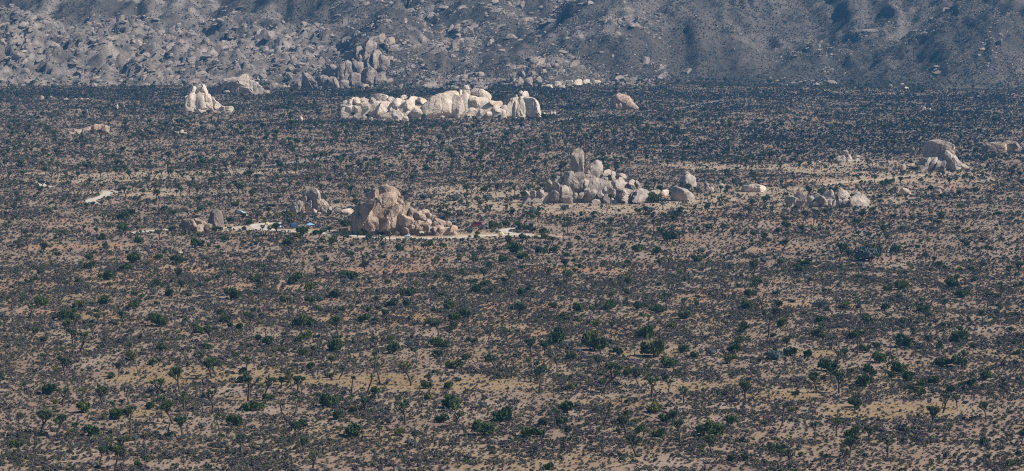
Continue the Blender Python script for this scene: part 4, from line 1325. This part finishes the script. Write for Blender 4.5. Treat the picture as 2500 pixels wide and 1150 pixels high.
# green bushes tucked round the camp
for (a, b, w, k) in ((1236, 550, 20, 'j'), (1275, 560, 26, 'j'), (1298, 567, 22, 'j'), (1325, 572, 24, 'j'), (1330, 583, 20, 'j'), (775, 556, 26, 's'), (790, 566, 22, 's'), (735, 572, 30, 'j'), (770, 574, 20, 'j'), (845, 552, 26, 'j'), (885, 574, 24, 'j'), (905, 566, 22, 'j'), (930, 573, 18, 'j'), (1145, 569, 24, 's'), (1165, 573, 16, 'j'),
                     (1205, 558, 24, 'j'), (1062, 570, 16, 'j'), (1010, 562, 12, 'j'), (1595, 495, 36, 'j'), (1455, 492, 20, 'j'), (1410, 473, 14, 'j'), (1680, 461, 18, 'j'), (1830, 464, 34, 's'), (1500, 498, 18, 's'), (680, 533, 26, 'o'), (713, 532, 24, 'o'), (610, 548, 20, 'j'), (420, 563, 18, 'j'), (450, 575, 16, 'j'), (525, 565, 20, 'j'), (540, 563, 14, 'j'), (485, 575, 16, 'o'), (1975, 466, 22, 'j'), (2005, 474, 20, 'j'), (1838, 464, 20, 's'), (300, 535, 30, 'j'), (322, 525, 22, 'j'), (303, 565, 22, 'j'), (265, 555, 18, 'j'), (248, 586, 22, 'j'), (480, 604, 34, 'j'), (1585, 520, 30, 's'), (1650, 530, 40, 's'), (1380, 515, 26, 's'), (1190, 490, 30, 's'), (1035, 488, 34, 's'), (1110, 490, 30, 's'), (1300, 522, 30, 's'),
                     (1182, 466, 18, 'j'), (1330, 290, 16, 'j'), (1190, 283, 14, 'j'), (470, 275, 10, 'j'), (1490, 440, 24, 'j')):
    x, y = ground_at(a, b)
    bushes.append((x, y, w * 0.52 / ppm(y), k, 1))


def seen(x, y):
    a, b = project(x, y, 0)
    return -15 < a < 2515 and 190 < b < 1190


def label_cell(px, py):
    """a phrase for the stretch of plain a plant stands on"""
    d = 'bottom edge' if py > 1068 else ('nearest foreground' if py > 985 else ('golden grass belt' if py > 905 else ('foreground scrub' if py > 770 else ('midground scrub' if py > 590 else 'campsite surroundings'))))
    h = 'far left' if px < 420 else ('left' if px < 800 else ('middle left' if px < 1250 else ('middle right' if px < 1650 else ('right' if px < 2050 else 'far right'))))
    return d, h


ORD = ['leftmost', 'second from left', 'third from left', 'fourth from left', 'fifth from left', 'sixth from left', 'seventh from left', 'eighth from left', 'ninth from left', 'tenth from left']


def place_plants(lst, keyf, limit, build):
    """the largest in view become objects of their own; returns the others"""
    lst = sorted(lst, key=keyf, reverse=True)
    vis = [t for t in lst if seen(t[0], t[1])]
    solo, other = vis[:limit], vis[limit:] + [t for t in lst if not seen(t[0], t[1])]
    cells = {}
    for t in solo:
        px, py = project(t[0], t[1], 0)
        cells.setdefault(label_cell(px, py), []).append((px, t))
    for (d, h), items in cells.items():
        items.sort(key=lambda q: q[0])
        for k, (px, t) in enumerate(items):
            build(t, d, h, k, len(items))
    return other


RGP = np.random.default_rng(77)
CROWN_WORD = {'round': 'dense round-crowned', 'open': 'open-branched', 'slim': 'slim'}


def copy_part(name, me, parent, loc=(0, 0, 0)):
    return obj(name, me, parent, loc)


def build_tree(t, d, h, k, n):
    x, y, hh, q, _ = t
    r = empty('joshua_tree', (x, y, 0), RGP.uniform(0, 6.28))
    s = hh / 6.0
    r.scale = (s * RGP.uniform(0.92, 1.1), s * RGP.uniform(0.92, 1.1), s)
    size = 'tall' if hh > 6 else ('short' if hh < 3.8 else 'mid-sized')
    where = ORD[k] if k < len(ORD) else '%dth from left' % (k + 1)
    tag(r, '%s %s Joshua tree, %s in the %s %s' % (size, CROWN_WORD[JT[q][0]], where, h, d), 'joshua tree', 'Joshua trees on the desert plain')
    copy_part('trunk', JT[q][1], r)
    copy_part('crown', JT[q][2], r)


STEM = mesh_from(*[np.concatenate([tube([(0, 0, -0.1), (0.05, 0, 0.15), (0.25 * math.cos(a), 0.25 * math.sin(a), 0.5)], [0.08, 0.06, 0.03])[0] for a in (0.3, 2.2, 4.4)]),
                   np.concatenate([tube([(0, 0, -0.1), (0.05, 0, 0.15), (0.25 * math.cos(a), 0.25 * math.sin(a), 0.5)], [0.08, 0.06, 0.03])[1] + 15 * n_ for n_, a in enumerate((0.3, 2.2, 4.4))])], 'stem', M['bark'])
BUSH_WORD = {'j': ('juniper_bush', 'dark green juniper bush', 'bush'), 'o': ('olive_bush', 'olive green bush', 'bush'), 's': ('sage_bush', 'blue-grey sage bush', 'bush')}


def build_bush(t, d, h, k, n):
    x, y, rr, kd, _ = t
    nm, word, cat = BUSH_WORD[kd]
    r = empty(nm, (x, y, 0), RGP.uniform(0, 6.28))
    r.scale = (rr * RGP.uniform(0.9, 1.15), rr * RGP.uniform(0.9, 1.15), rr * RGP.uniform(0.85, 1.15))
    size = 'large' if rr > 2.3 else ('small' if rr < 1.4 else 'rounded')
    where = ORD[k] if k < len(ORD) else '%dth from left' % (k + 1)
    tag(r, '%s %s, %s in the %s %s' % (size, word, where, h, d), cat, 'green bushes on the desert plain')
    src = {'j': JUN_CROWN, 'o': OLI_CROWN, 's': SAG_CROWN}[kd]
    copy_part('crown', src[int(RGP.integers(len(src)))], r)
    copy_part('stem', STEM, r)


rest_t = place_plants(trees, lambda t: t[2] / t[1] * {'round': 1.3, 'open': 1.1, 'slim': 0.8}[JT[t[3]][0]] + (1 if t[4] else 0), 300, build_tree)
rest_b = place_plants(bushes, lambda t: t[2] / t[1] + (1 if t[4] else 0), 300, build_bush)

a = np.array([(t[0], t[1], t[2], t[3]) for t in rest_t])
scatter('joshua_woodland', 'distant open woodland of small Joshua trees across the plain', 'trees', np.c_[a[:, 0], a[:, 1], np.zeros(len(a))],
        np.c_[np.zeros(len(a)), np.zeros(len(a)), RGP.uniform(0, 6.28, len(a))], (a[:, 2] / 6.0)[:, None] * np.c_[RGP.uniform(0.95, 1.25, len(a)), RGP.uniform(0.95, 1.25, len(a)), np.ones(len(a))], a[:, 3].astype(int), [j[3] for j in JT])
allb = JUN_CROWN + OLI_CROWN + SAG_CROWN
kmap = {'j': (0, 6), 'o': (6, 2), 's': (8, 2)}
a = np.array([(t[0], t[1], t[2], kmap[t[3]][0] + int(RGP.integers(kmap[t[3]][1]))) for t in rest_b])
scatter('green_bushes', 'smaller green bushes dotted over the plain', 'bushes', np.c_[a[:, 0], a[:, 1], np.zeros(len(a))],
        np.c_[np.zeros(len(a)), np.zeros(len(a)), RGP.uniform(0, 6.28, len(a))], a[:, 2][:, None] * np.c_[np.ones(len(a)), np.ones(len(a)), RGP.uniform(0.8, 1.1, len(a))], a[:, 3].astype(int), allb)


# low scrub: spread over the whole plain, thinner on the grass and bare patches
def scrub(name, label, r0, r1, spacing, meshes, seed, size, dark=None):
    y0, y1 = ground_at(CX, r0)[1], ground_at(CX, r1)[1]
    n = int(XMAX * (y1 * y1 - y0 * y0) / (spacing * spacing))
    x, y, rg = fan(n, y0, y1, seed)
    p = 0.34 + 1.15 * sstep(-0.3, 0.25, n2(x, y, 11, 401, 3)) * (0.6 + 0.7 * sstep(-0.25, 0.1, n2(x + 0.5 * y, y * 0.6, 34, 405, 3))) * (0.45 + 0.65 * sstep(-0.35, 0.25, n2(x, y, 60, 402, 3)))
    p *= 1 - 0.80 * patches(x, y, GOLD)
    p *= 1 - 0.55 * patches(x, y, ORANGE)
    p *= 1 - 0.60 * patches(x, y, PALE)
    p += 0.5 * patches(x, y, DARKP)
    ok = (rg.random(n) < p) & ~near_road(x, y, 0.3) & clear_of_rocks(x, y, 0.2)
    x, y = x[ok], y[ok]
    m = len(x)
    r = rg.uniform(*size, m) * (0.75 + 0.5 * rg.random(m)) * (1 + 0.35 * n2(x, y, 25, 404, 2)) * (1 + 0.8 * (rg.random(m) < 0.04))
    idx = rg.integers(0, len(meshes), m)
    if dark is not None:
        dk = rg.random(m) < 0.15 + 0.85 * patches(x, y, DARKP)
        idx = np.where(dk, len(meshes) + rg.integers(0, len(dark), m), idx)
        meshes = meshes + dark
    scatter(name, label, 'scrub', np.c_[x, y, np.zeros(m)], np.c_[np.zeros(m), np.zeros(m), rg.uniform(0, 6.28, m)], r[:, None] * np.c_[rg.uniform(0.85, 1.4, m), rg.uniform(0.85, 1.2, m), rg.uniform(0.6, 1.15, m)], idx, meshes)
    print(name, m)


scrub('low_scrub', 'grey-purple low desert scrub covering the near plain', 1160, 640, 1.2, SHRUBS_NEAR, 901, (0.33, 0.82))
scrub('low_scrub', 'grey low desert scrub covering the plain round the campsite', 640, 400, 1.85, SHRUBS_FAR, 902, (0.45, 0.95), SHRUBS_DARK)
scrub('low_scrub', 'blue-grey desert scrub covering the far plain', 400, 196, 2.7, SHRUBS_FAR, 903, (0.6, 1.25), SHRUBS_DARK)


def grass_tufts():
    y0, y1 = ground_at(CX, 1160)[1], ground_at(CX, 740)[1]
    n = 60000
    x, y, rg = fan(n, y0, y1, 931)
    g = np.maximum(patches(x, y, GOLD), 0.5 * sstep(0.12, 0.45, n2(x, y, 60, 201, 3)))
    ok = (rg.random(n) < g * 0.55) & ~near_road(x, y, 0.3)
    x, y = x[ok], y[ok]
    m = len(x)
    r = rg.uniform(0.22, 0.5, m)
    scatter('dry_grass', 'golden dry grass in open patches of the foreground', 'grass', np.c_[x, y, np.zeros(m)], np.c_[np.zeros(m), np.zeros(m), rg.uniform(0, 6.28, m)], r[:, None] * np.ones((m, 3)), rg.integers(0, 3, m), GRASS)


grass_tufts()


def hill_scrub():
    x, y, rg = pts_on_hills(170000, (-250, 2750), (-20, 760), 941)
    lm = left_mask(x, y)
    p = (1 - 0.88 * lm) * (0.25 + 0.9 * sstep(-0.35, 0.25, n2(x, y, 70, 72, 3)))
    ok = rg.random(len(x)) < p
    x, y = x[ok], y[ok]
    z = np.maximum(hill_h(x, y), 0)
    m = len(x)
    r = rg.uniform(0.5, 1.0, m) * (1 + 0.9 * rg.random(m) ** 4)
    scatter('hill_scrub', 'dark scrub specks covering the hill slopes', 'scrub', np.c_[x, y, z - 0.1], np.c_[np.zeros(m), np.zeros(m), rg.uniform(0, 6.28, m)], r[:, None] * np.c_[np.ones(m), np.ones(m), rg.uniform(0.7, 1.1, m)], rg.integers(0, 9, m), SHRUBS_FAR + SHRUBS_DARK)


hill_scrub()


# ------------------------------------------------------------------ camp: vehicles, shelters, tents
def prism(profile, x0, x1):
    """side profile in (y, z) extruded along x"""
    n = len(profile)
    v = [(x0, a, b) for a, b in profile] + [(x1, a, b) for a, b in profile]
    f = [tuple(range(n - 1, -1, -1)), tuple(range(n, 2 * n))] + [(k, (k + 1) % n, n + (k + 1) % n, n + k) for k in range(n)]
    return v, f


def box(x0, x1, y0, y1, z0, z1):
    return prism([(y0, z0), (y1, z0), (y1, z1), (y0, z1)], x0, x1)


def part(name, vf, mat, parent, smooth=False, bevel=0.0):
    me = mesh_from(np.array(vf[0], float), vf[1], name, mat, smooth)
    o = obj(name, me, parent)
    if bevel:
        b = o.modifiers.new('bevel', 'BEVEL')
        b.width = bevel
        b.segments = 2
    return o


def cyl_x(cx, cy, cz, r, w, n=14):
    v, f = [], []
    for s in (-0.5, 0.5):
        for k in range(n):
            a = 2 * math.pi * k / n
            v.append((cx + s * w, cy + r * math.cos(a), cz + r * math.sin(a)))
    f = [tuple(range(n - 1, -1, -1)), tuple(range(n, 2 * n))] + [(k, (k + 1) % n, n + (k + 1) % n, n + k) for k in range(n)]
    return v, f


def vehicle(px, py, heading, paint, style, label, name, cat):
    """front of the vehicle towards -y of its own frame, then turned by heading"""
    x, y = ground_at(px, py)
    r = empty(name, (x, y, 0.06), heading)
    tag(r, label, cat)
    L = {'van': 5.4, 'suv': 4.7, 'car': 4.5, 'truck': 5.4}[style]
    W = {'van': 1.0, 'suv': 0.93, 'car': 0.88, 'truck': 0.95}[style]
    h = L / 2
    if style == 'van':
        bodyp = [(-h, 0.4), (h, 0.4), (h, 1.25), (-h + 0.1, 1.15)]
        bodyp = [(-h, 0.4), (h, 0.4), (h, 2.35), (h - 0.15, 2.5), (-h + 1.7, 2.5), (-h + 0.75, 1.5), (-h + 0.05, 1.15)]
        cabin = None
    elif style == 'truck':
        bodyp = [(-h, 0.5), (h, 0.5), (h, 1.15), (-h + 0.1, 1.1)]
        cabin = [(-h + 1.3, 1.1), (0.7, 1.1), (0.6, 1.82), (-h + 2.0, 1.82)]
    elif style == 'suv':
        bodyp = [(-h, 0.42), (h, 0.42), (h, 1.1), (-h + 0.1, 1.0)]
        cabin = [(-h + 1.2, 1.03), (h - 0.05, 1.08), (h - 0.35, 1.78), (-h + 1.9, 1.78)]
    else:
        bodyp = [(-h, 0.35), (h, 0.35), (h, 0.95), (-h + 0.1, 0.85)]
        cabin = [(-h + 1.2, 0.88), (h - 0.6, 0.92), (h - 1.1, 1.45), (-h + 1.9, 1.45)]
    part('body', prism(bodyp, -W, W), paint, r, bevel=0.1)
    if cabin:
        cb = part('cabin', prism(cabin, -W + 0.08, W - 0.08), paint, r, bevel=0.08)
        c = np.array(cabin)
        m = c.mean(0)
        ins = m + (c - m) * np.array([0.86, 0.62])
        for sx in (-1, 1):
            part('window', prism(ins.tolist(), sx * (W - 0.08) - 0.012, sx * (W - 0.08) + 0.012), M['glass'], cb)
        f0, f1 = np.array(cabin[0]), np.array(cabin[3])
        q = [f0 * 0.85 + f1 * 0.15, f0 * 0.12 + f1 * 0.88]
        part('windscreen', ([(-W + 0.2, q[0][0] - 0.012, q[0][1]), (W - 0.2, q[0][0] - 0.012, q[0][1]), (W - 0.2, q[1][0] - 0.012, q[1][1]), (-W + 0.2, q[1][0] - 0.012, q[1][1])], [(0, 1, 2, 3)]), M['glass'], cb)
        b0, b1 = np.array(cabin[1]), np.array(cabin[2])
        q = [b0 * 0.8 + b1 * 0.2, b0 * 0.15 + b1 * 0.85]
        part('rear_window', ([(-W + 0.2, q[0][0] + 0.012, q[0][1]), (W - 0.2, q[0][0] + 0.012, q[0][1]), (W - 0.2, q[1][0] + 0.012, q[1][1]), (-W + 0.2, q[1][0] + 0.012, q[1][1])], [(0, 1, 2, 3)]), M['glass'], cb)
    else:
        for sx in (-1, 1):
            part('window', prism([(-h + 0.95, 1.5), (-h + 2.1, 1.5), (-h + 2.1, 2.2), (-h + 1.6, 2.2)], sx * W - 0.012, sx * W + 0.012), M['glass'], r)
            part('window', prism([(-h + 2.4, 1.5), (h - 0.4, 1.5), (h - 0.4, 2.15), (-h + 2.4, 2.15)], sx * W - 0.012, sx * W + 0.012), M['glass'], r)
        part('windscreen', ([(-W + 0.1, -h + 0.8, 1.58), (W - 0.1, -h + 0.8, 1.58), (W - 0.1, -h + 1.55, 2.37), (-W + 0.1, -h + 1.55, 2.37)], [(0, 1, 2, 3)]), M['glass'], r)
    wr = 0.36 if style != 'car' else 0.32
    for sx in (-1, 1):
        for sy in (-h + 0.9, h - 0.95):
            w = part('wheel', cyl_x(sx * (W - 0.08), sy, wr, wr, 0.24), M['tyre'], r)
            part('rim', cyl_x(sx * (W + 0.045), sy, wr, wr * 0.55, 0.03, 10), M['steel'], w)
    for sx in (-0.7, 0.7):
        part('headlight', box(sx * W - 0.15, sx * W + 0.15, -h - 0.015, -h + 0.05, 0.68, 0.84), M['white'], r)
        part('tail_light', box(sx * W - 0.12, sx * W + 0.12, h - 0.04, h + 0.015, 0.7, 0.9), M['red'], r)
    part('bumper', box(-W + 0.03, W - 0.03, -h - 0.1, -h + 0.06, 0.38, 0.6), M['tyre'], r)
    OBST.append((x, y, 3))
    return r


R_ = math.radians
vehicle(681, 557, R_(35), M['white'], 'van', 'white camper van parked beside the dark blue canopy', 'camper_van', 'van')
vehicle(998, 583, R_(75), M['white'], 'suv', 'white car parked on the road in front of the tall dome', 'parked_car', 'car')
vehicle(870, 572, R_(80), M['navy'], 'suv', 'dark navy car at the left foot of the tall dome', 'parked_car', 'car')
vehicle(1104, 544, R_(20), M['blue'], 'truck', 'blue pickup half hidden right of the tall dome', 'pickup_truck', 'truck')
vehicle(1163, 553, R_(-70), M['red'], 'van', 'dark red van parked behind a pale boulder', 'red_van', 'van')
vehicle(1182, 556, R_(70), M['silver'], 'car', 'grey-blue car parked right behind the red van', 'parked_car', 'car')
vehicle(588, 521, R_(60), M['white'], 'suv', 'white vehicle glimpsed through trees left of the brown knob', 'parked_car', 'car')
vehicle(597, 529, R_(20), M['white'], 'van', 'white van behind a Joshua tree left of the brown knob', 'camper_van', 'van')
vehicle(857, 508, R_(80), M['silver'], 'car', 'dark car parked between the brown knob and the tall dome', 'parked_car', 'car')
vehicle(102, 447, R_(80), M['navy'], 'suv', 'dark car on the pale gravel road at the far left', 'parked_car', 'car')


def canopy(px, py, mat, label, walls):
    x, y = ground_at(px, py)
    r = empty('canopy_shelter', (x, y, 0.06), 0.25)
    tag(r, label, 'canopy')
    s = 1.9 if walls else 2.2
    part('roof', ([(-s, -s, 2.15), (s, -s, 2.15), (s, s, 2.15), (-s, s, 2.15), (0, 0, 3.25), (-s, -s, 1.95), (s, -s, 1.95), (s, s, 1.95), (-s, s, 1.95)],
                  [(0, 1, 4), (1, 2, 4), (2, 3, 4), (3, 0, 4), (0, 5, 6, 1), (1, 6, 7, 2), (2, 7, 8, 3), (3, 8, 5, 0)]), mat, r)
    for sx in (-1, 1):
        for sy in (-1, 1):
            c = 0.04
            part('pole', box(sx * (s - 0.08) - c, sx * (s - 0.08) + c, sy * (s - 0.08) - c, sy * (s - 0.08) + c, 0, 2.12), M['steel'], r)
    if walls:
        for a, b in (((-s + .1, s - .1), (-s + .02, -s + .06)), ((-s + .02, -s + .06), (-s + .1, s - .1)), ((s - .06, s - .02), (-s + .1, s - .1)), ((-s + .1, s - .1), (s - .06, s - .02))):
            part('side_wall', box(a[0], a[1], b[0], b[1], 0.03, 1.96), M['canvas_blue'], r)
    return r


canopy(718, 557, M['canvas_blue'], 'dark blue walled canopy between the white van and the open canopy', True)
canopy(757, 558, M['canvas_sky'], 'pale blue open canopy right of the dark blue one', False)


def tent(px, py, mat, label, w, d, h, rz):
    x, y = ground_at(px, py)
    r = empty('tent', (x, y, 0.06), rz)
    tag(r, label, 'tent')
    v, f = [], []
    n, m = 16, 7
    for k in range(m):
        t = k / (m - 1) * math.pi / 2
        for q in range(n):
            a = 2 * math.pi * q / n
            e = (abs(math.cos(a)) ** 3 + abs(math.sin(a)) ** 3) ** (-1 / 3)
            v.append((w / 2 * math.cos(a) * e * math.cos(t) ** 0.7, d / 2 * math.sin(a) * e * math.cos(t) ** 0.7, h * math.sin(t)))
    f = [(k * n + q, k * n + (q + 1) % n, (k + 1) * n + (q + 1) % n, (k + 1) * n + q) for k in range(m - 1) for q in range(n)]
    part('canvas', (v, f), mat, r, True)
    part('door', ([(-0.45, -d / 2 - 0.02, 0.05), (0.45, -d / 2 - 0.02, 0.05), (0.32, -d / 2 * 0.82, h * 0.72), (-0.32, -d / 2 * 0.82, h * 0.72)], [(0, 1, 2, 3)]), M['canvas_blue'], r)
    for sx in (-1, 1):
        part('guy_line', box(sx * (w / 2 + 0.02), sx * (w / 2 + 0.02) + sx * 0.5, -0.02, 0.02, 0.02, 0.05), M['steel'], r)


tent(652, 549, M['yellow'], 'small yellow tent by the gravel left of the white van', 2.4, 2.0, 1.5, 0.3)
tent(1224, 574, M['yellow'], 'pale yellow tent beside the camp road near the outhouse', 3.2, 2.4, 1.7, 0.1)
tent(1243, 577, M['yellow'], 'narrow upright yellow tent just right of the pale yellow tent', 1.5, 1.5, 2.2, 0.2)
tent(842, 565, M['orange'], 'orange tent at the left foot of the tall dome', 4.0, 2.6, 1.8, 0.2)


def outhouse():
    x, y = ground_at(1299, 557)
    r = empty('outhouse', (x, y, 0.0), -0.5)
    tag(r, 'small dark timber outhouse with overhanging roof at the right end of camp', 'outhouse')
    w, d, h = 1.25, 1.25, 2.5
    for a, b in (((-w, w), (d - 0.1, d)), ((-w, -w + 0.1), (-d, d - 0.1)), ((w - 0.1, w), (-d, d - 0.1)), ((-w + 0.1, -0.45), (-d, -d + 0.1)), ((0.45, w - 0.1), (-d, -d + 0.1))):
        part('wall', box(a[0], a[1], b[0], b[1], 0, h), M['timber'], r)
    part('door', box(-0.44, 0.44, -d + 0.02, -d + 0.07, 0.05, 2.1), M['roof'], r)
    part('lintel', box(-0.45, 0.45, -d, -d + 0.1, 2.12, h), M['timber'], r)
    part('roof', prism([(-d - 0.5, h + 0.05), (0, h + 0.5), (d + 0.4, h + 0.05), (d + 0.4, h + 0.17), (0, h + 0.62), (-d - 0.5, h + 0.17)], -w - 0.35, w + 0.35), M['roof'], r)
    part('notice', box(w - 0.003, w + 0.012, -0.3, 0.3, 1.3, 2.0), M['white'], r)
    v, f = tube([(0.7, 0.7, h), (0.7, 0.7, h + 1.4)], [0.12, 0.12], 8)
    part('vent_pipe', (v, [tuple(q) for q in f.tolist()]), M['roof'], r)


outhouse()


def picnic_table(px, py, rz, label):
    x, y = ground_at(px, py)
    r = empty('picnic_table', (x, y, 0.0), rz)
    tag(r, label, 'table', 'picnic tables of the campsite')
    part('table_top', box(-1.0, 1.0, -0.38, 0.38, 0.72, 0.78), M['timber'], r)
    for s in (-1, 1):
        part('bench', box(-1.0, 1.0, s * 0.7 - 0.14, s * 0.7 + 0.14, 0.42, 0.47), M['timber'], r)
        part('leg', box(s * 0.7 - 0.05, s * 0.7 + 0.05, -0.8, 0.8, 0.0, 0.42), M['timber'], r)


picnic_table(660, 560, 0.2, 'picnic table on the pale gravel left of the white van')
picnic_table(1268, 566, 0.1, 'picnic table beside the gravel loop near the outhouse')

# ------------------------------------------------------------------ haze
hz = bpy.data.materials.new('haze')
hz.use_nodes = True
nt = hz.node_tree
nt.nodes.remove(nt.nodes['Principled BSDF'])
pv = nt.nodes.new('ShaderNodeVolumePrincipled')
pv.inputs['Color'].default_value = (0.12, 0.46, 0.96, 1)
pv.inputs['Density'].default_value = HAZE_DENSITY
pv.inputs['Anisotropy'].default_value = 0.2
nt.links.new(pv.outputs['Volume'], nt.nodes['Material Output'].inputs['Volume'])
v, f = box(-6200, 6200, -6200, 6200, -25, 420)
hzme = mesh_from(np.array(v, float), f, 'haze', hz, False)
tag(obj('haze', hzme), 'pale blue desert haze over the whole valley', 'haze', kind='stuff')
